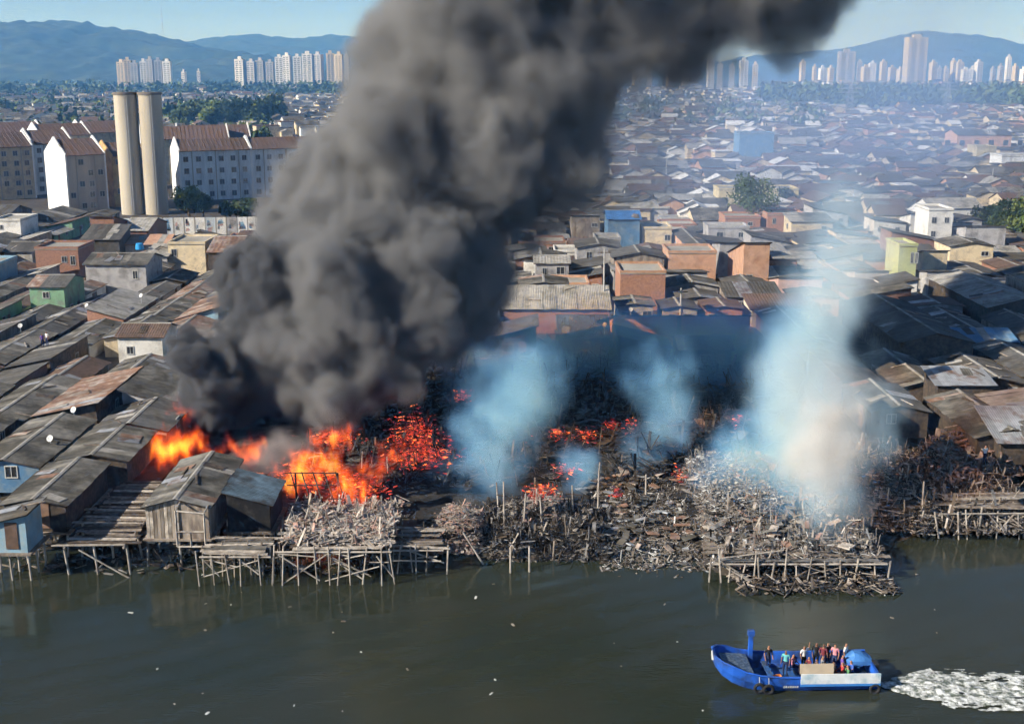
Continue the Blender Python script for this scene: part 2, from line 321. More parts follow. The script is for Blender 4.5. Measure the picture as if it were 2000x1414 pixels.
for px in (1552, 1575, 1590, 1606, 1660, 1672, 1684, 1705, 1722, 1738, 1800, 1812, 1824, 1838, 1850, 1862, 1874, 1886, 1914, 1928, 1942, 1956, 1972):
    k += 1
    tower(px, U(120, 137) if px not in (1942,) else 113, U(5, 13), U(2150, 2450), 'small far tower block, %s from left on the right skyline' % ORD[k - 1], C[random.choice(('cream', 'white', 'grey', 'cream', 'white'))], 'small towers on the right skyline')
# pylons and mast
C['steel'] = mat('galvanised_steel', (.45, .46, .48), .5, .1, 1., metal=.3)
def pylon(px, py_top, D, wbase, label, arms=True):
    x = (px - 1000) / F * D; h = CH + (135 - py_top) / F * D - 1
    r = root('lattice_pylon' if arms else 'radio_mast', (x, D, 1.0), label, 'pylon' if arms else 'mast')
    b = MB(); t = wbase * .18; rr = .16 * D / 800
    for sx in (-1, 1):
        for sy in (-1, 1): b.bar((sx * wbase / 2, sy * wbase / 2, 0), (sx * t / 2, sy * t / 2, h), rr, rr * .7, 4)
    nseg = 8
    for k in range(nseg):
        z0, z1 = h * k / nseg, h * (k + 1) / nseg; w0 = wbase + (t - wbase) * k / nseg; w1 = wbase + (t - wbase) * (k + 1) / nseg
        for s in (-1, 1): b.bar((-w0 / 2, s * w0 / 2, z0), (w1 / 2, s * w1 / 2, z1), rr * .6, n=4); b.bar((w0 / 2, s * w0 / 2, z0), (-w1 / 2, s * w1 / 2, z1), rr * .6, n=4)
    ob('lattice', b.mesh('lattice', (C['steel'],)), r)
    if arms:
        for q in (.72, .83, .94):
            b = MB(); a = wbase * (1.1 if q < .9 else .8); b.bar((-a, 0, h * q), (a, 0, h * q), rr, n=4); b.bar((-a, 0, h * q), (0, 0, h * (q + .05)), rr * .7, n=4); b.bar((a, 0, h * q), (0, 0, h * (q + .05)), rr * .7, n=4)
            ob('cross_arm', b.mesh('cross_arm', (C['steel'],)), r)
pylon(1646, 160, 900, 7, 'lattice power pylon below the grey office tower')
pylon(1832, 158, 1100, 7, 'lattice power pylon before the dark woods')
mx = at_y(276, 52, 3300); r = root('radio_mast', (mx.x, 3500, 130), 'thin radio mast standing on the left hill ridge', 'mast')
b = MB(); b.bar((0, 0, 0), (0, 0, 75), 1.0, .5, 5); ob('pole', b.mesh('pole', (C['steel'],)), r); b = MB(); b.bar((0, 0, 75), (0, 0, 82), .4, .2, 5); ob('antenna', b.mesh('antenna', (C['steel'],)), r)
# ---------------------------------------------------------------- house builder
def corr_sheet(w, l):
    """corrugated sheet: width w along x, length l down y, thickness, few corrugations"""
    def mk():
        n = 8; b = MB(); P = [(-w / 2 + w * i / n, .035 if i % 2 else 0.0) for i in range(n + 1)]; th = .02
        vs_ = [(x, 0, z) for x, z in P] + [(x, l, z) for x, z in P]
        q = n + 1
        b.add(vs_, [(i, i + 1, q + i + 1, q + i) for i in range(n)])
        b.add([(x, 0, z - th) for x, z in (P[0], P[-1])] + [(x, l, z - th) for x, z in (P[0], P[-1])], [(0, 2, 3, 1)])
        b.add([(P[0][0], 0, -th), (P[-1][0], 0, -th), (P[-1][0], 0, .03), (P[0][0], 0, .03)], [(0, 1, 2, 3)])
        b.add([(P[0][0], l, -th), (P[-1][0], l, -th), (P[-1][0], l, .03), (P[0][0], l, .03)], [(0, 3, 2, 1)])
        return b.fast('roof_sheet')
    return shared(('sheet', round(w, 2), round(l, 2)), mk)
def window_meshes(w, h):
    def mk():
        b = MB(); t = .09
        b.box(-w / 2 - t, w / 2 + t, -.06, .04, h / 2, h / 2 + t); b.box(-w / 2 - t, w / 2 + t, -.09, .04, -h / 2 - t, -h / 2); b.box(-w / 2 - t, -w / 2, -.06, .04, -h / 2, h / 2); b.box(w / 2, w / 2 + t, -.06, .04, -h / 2, h / 2); b.box(-.03, .03, -.05, .03, -h / 2, h / 2)
        p = MB(); p.box(-w / 2, w / 2, -.015, .03, -h / 2, h / 2)
        return b.mesh('window'), p.mesh('pane')
    return shared(('win', w, h), mk)
def add_window(parent, side, u, z, hx, hy, w=1.0, h=1.0, frame=None, glass=None):
    """side: f (toward the water, -y), l (-x), r (+x); u along the wall"""
    fm, pm = window_meshes(w, h)
    Mx = {'f': Matrix.Translation((u, -hy, z)), 'l': Matrix.Translation((-hx, u, z)) @ Matrix.Rotation(R(-90), 4, 'Z'), 'r': Matrix.Translation((hx, u, z)) @ Matrix.Rotation(R(90), 4, 'Z')}[side]
    o = obm('window', fm, frame or C['frame'], parent, Mx); obm('pane', pm, glass or C['opening'], o); return o
def add_door(parent, side, u, hx, hy, z0=0.0, m=None, w=.9, h=2.0):
    me = shared(('door', w, h), lambda: (lambda b: (b.box(-w / 2, w / 2, -.06, .03, 0, h), b.mesh('door'))[1])(MB()))
    Mx = {'f': Matrix.Translation((u, -hy, z0)), 'l': Matrix.Translation((-hx, u, z0)) @ Matrix.Rotation(R(-90), 4, 'Z'), 'r': Matrix.Translation((hx, u, z0)) @ Matrix.Rotation(R(90), 4, 'Z')}[side]
    return obm('door', me, m or C['door'], parent, Mx)
def roof_plane(parent, o, along, down, n, la, ld, m, sheet_w, jitter=.02, under=True):
    """o = ridge start; sheets side by side along the ridge"""
    along = Vector(along); down = Vector(down); n = Vector(n); o = Vector(o)
    k = max(1, round(la / sheet_w)); w = la / k
    b = MB(); c = o + along * la / 2 + down * ld / 2 - n * .06; b.obox(c, along * (la / 2 - .05), down * (ld / 2 - .05), n * .03)
    rf = ob('roof', b.fast('roof', (C['wood_dark'],)), parent)
    me = corr_sheet(round(w + .04, 2), round(ld, 1))
    for i in range(k):
        mm = m if random.random() > .06 else random.choice((C['rust'], C['fibre_dark'], C['zinc'], C['fibre_light']))
        p = o + along * (w * (i + .5)) + n * (.01 + U(0, jitter)) + down * U(-.06, .06)
        dd = (down + n * U(-.008, .008)).normalized(); nn = along.cross(dd); 
        if nn.dot(n) < 0: al = -along; nn = al.cross(dd)
        else: al = along
        obm('roof_sheet', me, mm, rf, basis(p, al, dd, nn))
    if sheet_w < 1.8:       # patches and loose boards laid on old roofs
        al = along if along.cross(down).dot(n) > 0 else -along
        for _ in range(random.choice((0, 1, 1, 2, 3))):
            a_ = U(-.35, .35); x_ = al * math.cos(a_) + down * math.sin(a_); y_ = n.cross(x_)
            if y_.dot(down) < 0: x_, y_ = -x_, -y_
            pl = min(1.8, ld * .6); p = o + along * U(.8, max(.9, la - .8)) + down * U(.05, max(.1, ld - pl - .1)) + n * .075
            obm('patch_sheet', corr_sheet(1.0, round(pl, 1)), random.choice((C['rust'], C['fibre_dark'], C['zinc'], C['fibre_light'], C['fibre'], C['wood_dark'])), rf, basis(p, x_, y_, n))
        for _ in range(random.choice((0, 0, 1, 2, 2))):
            me2 = shared('weight_board', lambda: (lambda q: (q.box(-.07, .07, -.9, .9, 0, .06), q.mesh('weight_board'))[1])(MB()))
            a_ = U(0, 3.14); x_ = al * math.cos(a_) + down * math.sin(a_); p = o + along * U(.8, max(.9, la - .8)) + down * U(.3, max(.4, ld - .5)) + n * .085
            obm('weight_board', me2, random.choice((C['wood'], C['wood_pale'], C['wood_dark'])), rf, basis(p, x_, n.cross(x_), n))
    return rf
def house(name, label, cat, x0, x1, y0, y1, z0, h, roof, wm, rm, group=None, pitch=14, sheet_w=1.1, win=(), doors=(), over=.35, rz=0.0, deck=False, ridge=True, parapet=None):
    hx, hy = (x1 - x0) / 2, (y1 - y0) / 2
    r = root(name, ((x0 + x1) / 2, (y0 + y1) / 2, z0), label, cat, group, rz)
    tp = math.tan(R(pitch)); c_, s_ = math.cos(R(pitch)), math.sin(R(pitch)); b = MB()
    if roof == 'gy':
        b.prism([(-hx, -.3), (hx, -.3), (hx, h), (0, h + hx * tp), (-hx, h)], -hy, hy, 'y'); zr = h + hx * tp + .05; ld = (hx + over) / c_
        roof_plane(r, (0, -hy - over, zr), (0, 1, 0), (c_, 0, -s_), (s_, 0, c_), 2 * (hy + over), ld, rm, sheet_w)
        roof_plane(r, (0, -hy - over, zr), (0, 1, 0), (-c_, 0, -s_), (-s_, 0, c_), 2 * (hy + over), ld, rm, sheet_w)
        if ridge:
            q = MB(); q.prism([(-.2, zr - .2 * tp + .075), (0, zr + .085), (.2, zr - .2 * tp + .075), (.2, zr - .2 * tp + .03), (0, zr + .03), (-.2, zr - .2 * tp + .03)], -hy - over, hy + over, 'y'); ob('ridge_cap', q.mesh('ridge_cap', (C['fibre_light'],)), r)
    elif roof == 'gx':
        b.prism([(-hy, -.3), (hy, -.3), (hy, h), (0, h + hy * tp), (-hy, h)], -hx, hx, 'x'); zr = h + hy * tp + .05; ld = (hy + over) / c_
        roof_plane(r, (-hx - over, 0, zr), (1, 0, 0), (0, c_, -s_), (0, s_, c_), 2 * (hx + over), ld, rm, sheet_w)
        roof_plane(r, (-hx - over, 0, zr), (1, 0, 0), (0, -c_, -s_), (0, -s_, c_), 2 * (hx + over), ld, rm, sheet_w)
        if ridge:
            q = MB(); q.prism([(-.2, zr - .2 * tp + .075), (0, zr + .085), (.2, zr - .2 * tp + .075), (.2, zr - .2 * tp + .03), (0, zr + .03), (-.2, zr - .2 * tp + .03)], -hx - over, hx + over, 'x'); ob('ridge_cap', q.mesh('ridge_cap', (C['fibre_light'],)), r)
    elif roof in ('sl', 'sr'):      # shed falling to the left / right
        hi = h + 2 * hx * tp; sgn = 1 if roof == 'sr' else -1
        pr = [(-hx, -.3), (hx, -.3), (hx, h if sgn > 0 else hi), (-hx, hi if sgn > 0 else h)]; b.prism(pr, -hy, hy, 'y')
        roof_plane(r, (-sgn * (hx + over), -hy - over, hi + over * tp + .06), (0, 1, 0), (sgn * c_, 0, -s_), (sgn * s_, 0, c_), 2 * (hy + over), 2 * (hx + over) / c_, rm, sheet_w)
    elif roof in ('sf', 'sb'):      # shed falling to the front / back
        hi = h + 2 * hy * tp; sgn = -1 if roof == 'sf' else 1
        pr = [(-hy, -.3), (hy, -.3), (hy, h if sgn > 0 else hi), (-hy, hi if sgn > 0 else h)]; b.prism(pr, -hx, hx, 'x')
        roof_plane(r, (-hx - over, -sgn * (hy + over), hi + over * tp + .06), (1, 0, 0), (0, sgn * c_, -s_), (0, sgn * s_, c_), 2 * (hx + over), 2 * (hy + over) / c_, rm, sheet_w)
    else:                           # flat slab with parapet
        b.box(-hx, hx, -hy, hy, -.3, h); q = MB(); t = .15; ph = .5
        q.box(-hx - .1, hx + .1, -hy - .1, hy + .1, h, h + .12)
        ob('roof', q.mesh('roof', (C['concrete'],)), r); q = MB()
        q.box(-hx - .1, hx + .1, -hy - .1, -hy + t, h + .12, h + ph); q.box(-hx - .1, hx + .1, hy - t, hy + .1, h + .12, h + ph); q.box(-hx - .1, -hx + t, -hy + t, hy - t, h + .12, h + ph); q.box(hx - t, hx + .1, -hy + t, hy - t, h + .12, h + ph)
        ob('parapet', q.mesh('parapet', (parapet or wm,)), r)
    ob('wall', b.mesh('wall', (wm,)), r)
    for side, u, z, w_, h_ in win: add_window(r, side, u, z, hx, hy, w_, h_)
    for side, u in doors: add_door(r, side, u, hx, hy)
    if deck:
        zb = z0
        k = max(2, round(2 * hx / 2.2)) + 1; kk = max(2, round(2 * hy / 3.)) + 1
        q = MB(); q.box(-hx - .3, hx + .3, -hy - .3, hy + .3, -.45, -.3); ob('floor_deck', q.mesh('floor_deck', (C['wood'],)), r)
        for i in range(k):
            for j in range(kk):
                x, y = -hx + 2 * hx * i / (k - 1), -hy + 2 * hy * j / (kk - 1)
                q = MB(); q.bar((x, y, -.45), (x + U(-.15, .15), y + U(-.1, .1), -zb - .6), .10, .085, 6); ob('stilt', q.mesh('stilt', (C['pole'],)), r)
    return r
# ---------------------------------------------------------------- apartment blocks, silos and the painted wall behind the settlement
def block(label, cx, cyy, L, Wd, h, rz, wm, gm, rm, floors, bays, wins=True, skip=.06, group='apartment blocks by the silos'):
    """gable-ended walk-up block: long side along local x, gable ends at +-x"""
    r = root('apartment_block', (cx, cyy, 1.2), label, 'apartment block', group, rz); a, c = L / 2, Wd / 2; rise = Wd * .26
    b = MB(); b.box(-a, a, -c, c, -.3, h); ob('wall', b.mesh('wall', (wm,)), r)
    for s in (-1, 1):
        b = MB(); b.prism([(-c - .15, -.3), (c + .15, -.3), (c + .15, h + .5), (0, h + rise + .9), (-c - .15, h + .5)], s * a, s * (a + .35), 'x'); ob('gable_wall', b.mesh('gable_wall', (gm,)), r)
    sl_ = math.hypot(c + .6, rise); cs, sn = (c + .6) / sl_, rise / sl_
    for s in (-1, 1):
        b = MB(); o = Vector((0, 0, h + rise + .1)); d = Vector((0, s * cs, -sn)); n = Vector((0, s * sn, cs))
        b.obox(o + d * sl_ / 2, Vector((a, 0, 0)), d * (sl_ / 2), n * .08); rf = ob('roof', b.mesh('roof', (rm,)), r)
        nt = int(L / 1.2); me = shared(('rib', round(sl_, 1)), lambda: (lambda q: (q.box(-.12, .12, 0, sl_, 0, .09), q.mesh('tile_row'))[1])(MB()))
        for i in range(nt):
            p = o + Vector((-a + .6 + i * (L - 1.2) / max(1, nt - 1), 0, 0)) + n * .08; al = Vector((1, 0, 0)) * (1 if s > 0 else -1)
            obm('tile_row', me, rm, rf, basis(p, al, d, al.cross(d)))
    if wins:
        for f in range(floors):
            z = 1.7 + f * (h - .6) / floors
            for i in range(bays):
                if random.random() < skip: continue
                add_window(r, 'f', -a + L * (i + .5) / bays + U(-.15, .15), z, a, c, 1.2, 1.3, C['frame'], C['glass'])
    for i in range(bays):
        if i % 2 == 0:
            b = MB(); x = -a + L * (i + 1) / bays; b.box(x - .12, x + .12, -c - .14, -c, 0, h); ob('downpipe', b.mesh('downpipe', (C['concrete'],)), r)
    return r
C['stained_beige'] = mat('stained_beige_render', (.50, .44, .37), .9, .2, .8, (.32, .28, .24), .5, .4, .05, stretch=(1, 1, .16))
C['ochre'] = mat('ochre_render', (.52, .34, .15), .9, .15, .8, (.34, .22, .11), .4, .5, .05)
C['block_white'] = mat('white_block_render', (.74, .74, .72), .9, .1, .8, (.5, .49, .47), .3, .5, .05, stretch=(1, 1, .16))
C['shade_panel_blue'] = mat('block_shade_and_panel_blue', (.62, .66, .68), .9, .12, .8, (.36, .4, .42), .35, .5, .05, stretch=(1, 1, .16))  # white blocks' fronts carry their blue shade in this colour; wall panels share it
def gp(px, py): return at(px, py, 1.2)
p = gp(122, 418); block('beige apartment block with bright white gable left of the silos', p.x + 1, p.y + 9, 9.5, 14, 14.0, R(40), C['stained_beige'], C['block_white'], C['tile'], 5, 4, skip=.6)
p = gp(203, 408); block('ochre apartment block squeezed between beige block and silos', p.x + 2, p.y + 10, 9, 12, 13, R(40), C['ochre'], C['ochre'], C['tile'], 5, 3, skip=.7)
p = gp(45, 385); block('white apartment block behind the beige block', p.x + 2, p.y + 14, 11, 14, 14, R(40), C['shade_panel_blue'], C['block_white'], C['tile_brown'], 5, 4)
p = gp(-10, 395); block('cream apartment block cut by the left picture edge', p.x - 2, p.y + 12, 12, 14, 14, R(40), C['cream'], C['block_white'], C['tile_brown'], 5, 4)
p = gp(455, 392); block('long white apartment block with brown roof right of silos', p.x - 7.0, p.y + 7, 19, 11, 13.2, R(26), C['shade_panel_blue'], C['block_white'], C['tile_brown'], 4, 6)
block('second long white apartment block nearest the smoke', p.x + 10.6, p.y + 15.7, 19, 11, 13.2, R(26), C['shade_panel_blue'], C['block_white'], C['tile_brown'], 4, 6)
for i, (px, py, L, lab) in enumerate(((120, 345, 16, 'red roofed block behind the beige block'), (200, 335, 16, 'red roofed block behind the ochre block'), (365, 355, 26, 'red roofed block behind the long white block'), (420, 350, 22, 'brown roofed block behind the long white block'), (20, 340, 20, 'brown roofed block behind the cream block'))):
    p = gp(px, py); block(lab, p.x, p.y, L, 14, 13.5, R(40 if px < 300 else 18), C['cream'], C['block_white'], C['tile'], 5, 4, wins=False)
# silos
def silo(px, py, label):
    p = at(px, py, 1.2); r = root('silo', (p.x, p.y + 2.8, 1.2), label, 'silo', 'twin silos'); n = 40; h = 28.8; rad = 2.75
    b = MB(); zs = [-.5] + [h * i / 14 for i in range(1, 15)]
    for z in zs:
        for i in range(n): a = 2 * math.pi * i / n; b.v.append((math.cos(a) * rad, math.sin(a) * rad, z))
    for j in range(len(zs) - 1):
        for i in range(n): b.f.append((j * n + i, j * n + (i + 1) % n, (j + 1) * n + (i + 1) % n, (j + 1) * n + i))
    b.m = [0] * len(b.f); ob('shaft', b.mesh('shaft', (C['silo'],), True), r)
    for k in range(1, 7):
        q = MB(); z = h * k / 7
        for zz in (z - .06, z + .06):
            for i in range(n): a = 2 * math.pi * i / n; q.v.append((math.cos(a) * (rad + .03), math.sin(a) * (rad + .03), zz))
        q.f = [(i, (i + 1) % n, n + (i + 1) % n, n + i) for i in range(n)]; q.m = [0] * n; ob('joint_ring', q.mesh('joint_ring', (C['silo'],), True), r)
    q = MB(); q.bar((0, 0, h - .05), (0, 0, h + .55), rad + .18, rad + .18, n); ob('rim', q.mesh('rim', (C['silo_rim'],)), r)
    q = MB()
    for s in (-.25, .25): q.bar((s + rad * .3, -rad * .98, 1), (s + rad * .3, -rad * .98, h), .05, n=4)
    for k in range(40): q.bar((rad * .3 - .25, -rad * .98, 1 + k * .74), (rad * .3 + .25, -rad * .98, 1 + k * .74), .03, n=4)
    ob('ladder', q.mesh('ladder', (C['steel'],)), r); return r
C['silo'] = mat('silo_concrete', (.47, .42, .33), .9, .12, .35, (.36, .31, .24), .5, .18, 0, stretch=(1, 1, .12))
C['silo_rim'] = mat('silo_rim_concrete', (.16, .14, .12), .9, .2, .5)
silo(254, 421, 'left concrete silo of the tall pair, sunlit'); silo(301, 421, 'right concrete silo of the tall pair')
pa, pb = at_y(262, 200, 300), at_y(298, 200, 303)
r = root('silo_gangway', (pa.x + 2.2, 303.5, 27.8), 'short steel gangway joining the tops of the twin silos', 'gangway'); b = MB(); b.box(-1.4, 1.6, -.5, .5, -.2, 0); ob('deck', b.mesh('deck', (C['silo_rim'],)), r)
for s in (-.5, .5):
    b = MB(); b.bar((-1.4, s, 1), (1.6, s, 1), .05, n=4); b.bar((-1.4, s, 0), (-1.4, s, 1), .05, n=4); b.bar((1.6, s, 0), (1.6, s, 1), .05, n=4); ob('railing', b.mesh('railing', (C['steel'],)), r)
# painted boundary wall in panels
a0, a1 = at(215, 462, 1.2), at(505, 458, 1.2); r = root('boundary_wall', (a0.x, a0.y, 1.2), 'pale painted boundary wall in front of the silos', 'wall'); n = 14; L = (a1 - a0).length; ang = math.atan2(a1.y - a0.y, a1.x - a0.x); r.rotation_euler = (0, 0, ang)
pal = [C['white'], C['shade_panel_blue'], C['white'], C['block_white'], C['block_white'], C['shade_panel_blue'], C['white'], C['white'], C['white'], C['shade_panel_blue'], C['white'], C['grey'], C['block_white'], C['white']]
for i in range(n):
    b = MB(); b.box(L * i / n + .12, L * (i + 1) / n - .12, -.1, .1, -.3, 3.8); o = ob('wall_panel', b.mesh('wall_panel', (pal[i],)), r)
    b = MB(); x = L * i / n; b.box(x - .12, x + .12, -.13, .13, -.3, 3.7); ob('wall_post', b.mesh('wall_post', (C['concrete'],)), r)
    for k in range(random.choice((3, 4, 5))):       # painted patches on the panel
        q = MB(); w = U(.4, 1.6); zz = U(.8, 2.6); xx = U(L * i / n + .3, L * (i + 1) / n - 1.9); hh = U(.3, 1.2)
        q.add([(xx, -.106, zz), (xx + w, -.106, zz + U(-.2, .2)), (xx + w * U(.6, 1), -.106, zz + hh), (xx + w * .2, -.106, zz + hh * U(.6, 1.1))], [(0, 1, 2, 3)]); ob('painted_patch', q.mesh('painted_patch', (random.choice((C['blue'], C['pale_blue'], C['opening'], C['grey'], C['bone'], C['pink'])),)), o)
# trees near the blocks and through the town
for i, (px, py, s, lab) in enumerate(((370, 432, .95, 'dark shrub tree at the left foot of long white block'), (398, 430, .7, 'smaller dark shrub right of the dark shrub tree'), (450, 428, .62, 'bright green bush by the painted wall'), (482, 428, .7, 'bright green bush nearest the smoke by the painted wall'))):
    p = gp(px, py); plant_tree(T_big[i % 3] if i < 2 else T_bush[i % 2], (p.x, p.y, 1.2), lab, 'tree' if i < 2 else 'bush', 'shrub_tree' if i < 2 else 'leafy_bush', 'greenery at the foot of the blocks', s if i < 2 else 1.5)
for i, (px, py, s) in enumerate(((435, 330, 1.2), (460, 333, 1.35), (488, 330, 1.3), (515, 328, 1.1))):
    p = gp(px, py); plant_tree(T_mid[i % 3], (p.x, p.y, 1.2), '%s from left of the sunlit trees behind the long white block' % ORD[i], 'tree', 'leafy_tree', 'trees behind the long white block', s)
for i in range(16):
    px = 350 + 195 * (i + U(0, .8)) / 16; p = gp(px, 262 - (i % 4) * 6); plant_tree(T_mid[i % 3], (p.x, p.y, 1.2), 'dark tree in the park beyond the blocks, %s from left' % ORD[i], 'tree', 'park_tree', 'dark park trees', U(1.1, 1.6))
T_wide = make_tree(12.5, 6.2, 34, 60, .34, .45)
p = at(1465, 462, 1.2); plant_tree(T_wide, (p.x, p.y, 1.2), 'tall bare-trunked tree with wide crown beside the yellow house', 'tree', 'spreading_tree')
for i, (px, py, s) in enumerate(((1920, 470, .85), (1955, 478, 1.0), (1995, 482, 1.1), (2040, 470, 1.1))):
    p = at(px, py, 1.2); plant_tree(T_big[i % 3], (p.x, p.y, 1.2), 'olive green tree by the right edge, %s beyond the white tower house' % ORD[i], 'tree', 'street_tree', 'trees behind the white tower house', s)
p = at(1530, 425, 1.2); plant_tree(T_big[1], (p.x, p.y, 1.2), 'small thin tree before the right end of yellow house', 'tree', 'yard_tree', None, .8)
# ---------------------------------------------------------------- settlement: landmark houses first
RES = []            # occupied rectangles
def lm(name, label, cat, px0, px1, py_eave, z0, h, roof, wm, rm, depth, **kw):
    """front eave line seen at py_eave between px0 and px1"""
    a = at(px0, py_eave, z0 + h); c = at(px1, py_eave, z0 + h)
    RES.append((a.x - .4, c.x + .4, a.y - .4, a.y + depth + .4))
    return house(name, label, cat, a.x, c.x, a.y, a.y + depth, z0, h, roof, wm, rm, **kw)
Z = 1.3
lm('house', 'white walled house with low brown roof above the black smoke', 'house', 229, 316, 658, Z, 4.2, 'gx', C['white'], C['tile_brown'], 6.5, win=[('f', -1.2, 2.6, .7, .8)], pitch=16)
lm('house', 'grey rendered house with blue water tank behind it', 'house', 166, 284, 517, Z, 5.2, 'gx', C['grey'], C['fibre'], 9, win=[('f', 3., 3.6, .7, 1.2)])
lm('house', 'bare orange brick house with rust roof left of the grey house', 'house', 68, 152, 488, Z, 5.6, 'flat', C['brick'], C['rust'], 8, win=[('f', 1.2, 4., .8, .9), ('f', 2.6, 3.8, .7, 1.4)])
lm('house', 'cream house with flat roof and dark sheet side by the smoke', 'house', 328, 400, 478, Z, 5.4, 'flat', C['cream'], C['fibre_light'], 10, win=[('f', -2.2, 4., .8, 1.1)])
lm('house', 'low pale grey shed right behind the grey house', 'house', 288, 326, 500, Z, 3.6, 'sf', C['grey'], C['fibre_light'], 5)
lm('house', 'small orange brick house touching the smoke edge', 'house', 440, 495, 470, Z, 4.0, 'flat', C['brick'], C['fibre'], 7, win=[('f', 0, 2.6, .8, .9)])
lm('house', 'long peach roofed shed below the painted wall', 'house', 225, 325, 478, Z, 3.2, 'sf', C['grey'], C['orange'], 4.5)
lm('house', 'dark timber barn left of the brick house', 'house', 8, 62, 492, Z, 3.5, 'gx', C['fibre_light'], C['fibre_dark'], 9)
lm('house', 'tall dark corrugated shed right of the brick house', 'house', 160, 232, 468, Z, 4.6, 'sf', C['fibre_dark'], C['fibre_dark'], 7)
# right
lm('house', 'white three storey tower house standing alone at right', 'house', 1815, 1862, 412, Z, 8.6, 'flat', C['white'], C['fibre'], 8, win=[('f', -1.2, 6.8, .8, 1.), ('f', 1.2, 6.8, .8, 1.), ('f', -1.2, 4.2, .8, 1.)])
lm('house', 'yellow green two storey house at edge of pale smoke', 'house', 1757, 1792, 482, Z, 7.2, 'flat', C['limegreen'], C['fibre'], 7, win=[('f', .7, 5.4, .35, 1.6), ('f', 1.4, 5.4, .35, 1.6)])
lm('house', 'cream low house right of the yellow green house', 'house', 1802, 1850, 508, Z, 4.0, 'sb', C['cream'], C['fibre_light'], 6)
lm('house', 'brick house with long blank wall above the burned strip', 'house', 1212, 1300, 535, Z, 5.4, 'flat', C['brick'], C['fibre'], 9, parapet=C['orange'])
lm('house', 'long orange house receding along the lane, left one', 'house', 1345, 1386, 482, Z, 4.4, 'gy', C['orange'], C['fibre_dark'], 22, win=[('l', -6, 2.6, 1., 1.), ('l', 0, 2.6, 1., 1.), ('l', 6, 2.6, 1., 1.)])
lm('house', 'orange house with pale step roof, right along the lane', 'house', 1452, 1502, 518, Z, 4.6, 'sb', C['orange'], C['fibre'], 14, win=[('f', -1, 2.6, .9, .9)])
lm('house', 'long yellow house behind the spreading tree', 'house', 1405, 1560, 372, Z, 6.4, 'flat', C['yellow'], C['fibre'], 9, win=[('f', x, 4., 1.2, 1.2) for x in (-8, -4, 0, 4, 8)])
lm('house', 'cobalt blue walled house in the hazy right town', 'house', 1445, 1512, 262, Z, 12., 'flat', C['blue'], C['fibre'], 12)
lm('house', 'long peach two storey building with row of windows', 'house', 1870, 1976, 264, Z, 10, 'gx', C['orange'], C['fibre_dark'], 14, win=[('f', -14 + 5.6 * i, 7, 1.8, 2.0) for i in range(6)], sheet_w=3)
lm('house', 'square cream house below the long peach building', 'house', 1908, 1946, 288, Z, 8.6, 'flat', C['yellow'], C['fibre'], 9, win=[('f', 0, 6, 1.4, 1.6)])
lm('house', 'bright white house at right picture edge', 'house', 1957, 2030, 306, Z, 7.5, 'flat', C['block_white'], C['fibre'], 10)
lm('house', 'pink and red low house right of the thin smoke', 'house', 1722, 1782, 382, Z, 4.4, 'flat', C['pink'], C['rust'], 8)
lm('house', 'cream house with white awning roof before grey town', 'house', 1255, 1312, 448, Z, 5.2, 'flat', C['cream'], C['fibre_light'], 8, win=[('f', 2, 3.6, 1, 1)])
lm('house', 'house hung with blue sheeting beside the tall smoke', 'house', 1188, 1250, 428, Z, 7.2, 'gx', C['blue'], C['tarp'], 9)
lm('house', 'low brick house with wide striped sheet roof', 'house', 985, 1190, 603, Z, 3.4, 'sf', C['brick'], C['fibre_light'], 5.5, sheet_w=.9, pitch=20)
lm('house', 'low shed with long ochre edge above burned strip, left one', 'house', 1200, 1322, 648, Z, 2.2, 'sb', C['orange'], C['fibre_dark'], 8, win=[('f', -2.2, 1.3, .9, .8)], doors=[('f', 1.)])
lm('house', 'low shed with long ochre edge above burned strip, right one', 'house', 1330, 1462, 648, Z, 2.2, 'sb', C['pink'], C['fibre_dark'], 8, win=[('f', -1.2, 1.3, .9, .8), ('f', 2.2, 1.3, .9, .8)], doors=[('f', .5)])
lm('house', 'long dark gabled shed with pale ridge near right edge', 'house', 1760, 1900, 668, Z, 3.2, 'gy', C['wood_dark'], C['fibre_dark'], 26)
lm('house', 'long grey roofed shed running out at right edge', 'house', 1930, 2060, 600, Z, 3.6, 'gy', C['wood_dark'], C['fibre_light'], 24)
lm('shed', 'small open shed under striped metal sheets at right', 'shed', 1832, 1940, 752, 2.0, 3.0, 'sf', C['wood_dark'], C['zinc'], 4.2, sheet_w=.75, pitch=10)
lm('house', 'low shack with bright blue sheet roof at right', 'house', 1880, 1985, 668, Z, 2.4, 'sf', C['brick'], C['blue'], 3.4)
# waterfront, left
house('shack', 'light blue boarded hut on stilts at the left corner', 'shack', -37.6, -34.9, 83.0, 86.0, 2.4, 1.9, 'sl', C['pale_blue'], C['fibre_dark'], 'waterfront shacks on stilts', deck=True, doors=[('f', .3)]); RES.append((-43, -34.5, 80, 87))
house('shack', 'long patched grey roof shack beside the boardwalk', 'shack', -38.2, -33.6, 87.4, 97.0, 2.3, 1.9, 'gy', C['wood_dark'], C['fibre'], 'waterfront shacks on stilts', pitch=11, deck=True, doors=[('f', .6)], win=[('f', -1.2, 1.4, .7, .7)]); RES.append((-38.6, -27, 80, 98.4))
house('shack', 'second patched grey roof shack behind the boardwalk', 'shack', -37.8, -32.2, 97.9, 106.0, 2.3, 2.0, 'gy', C['wood_dark'], C['fibre'], 'waterfront shacks on stilts', pitch=10); RES.append((-38.2, -31.5, 97, 107))
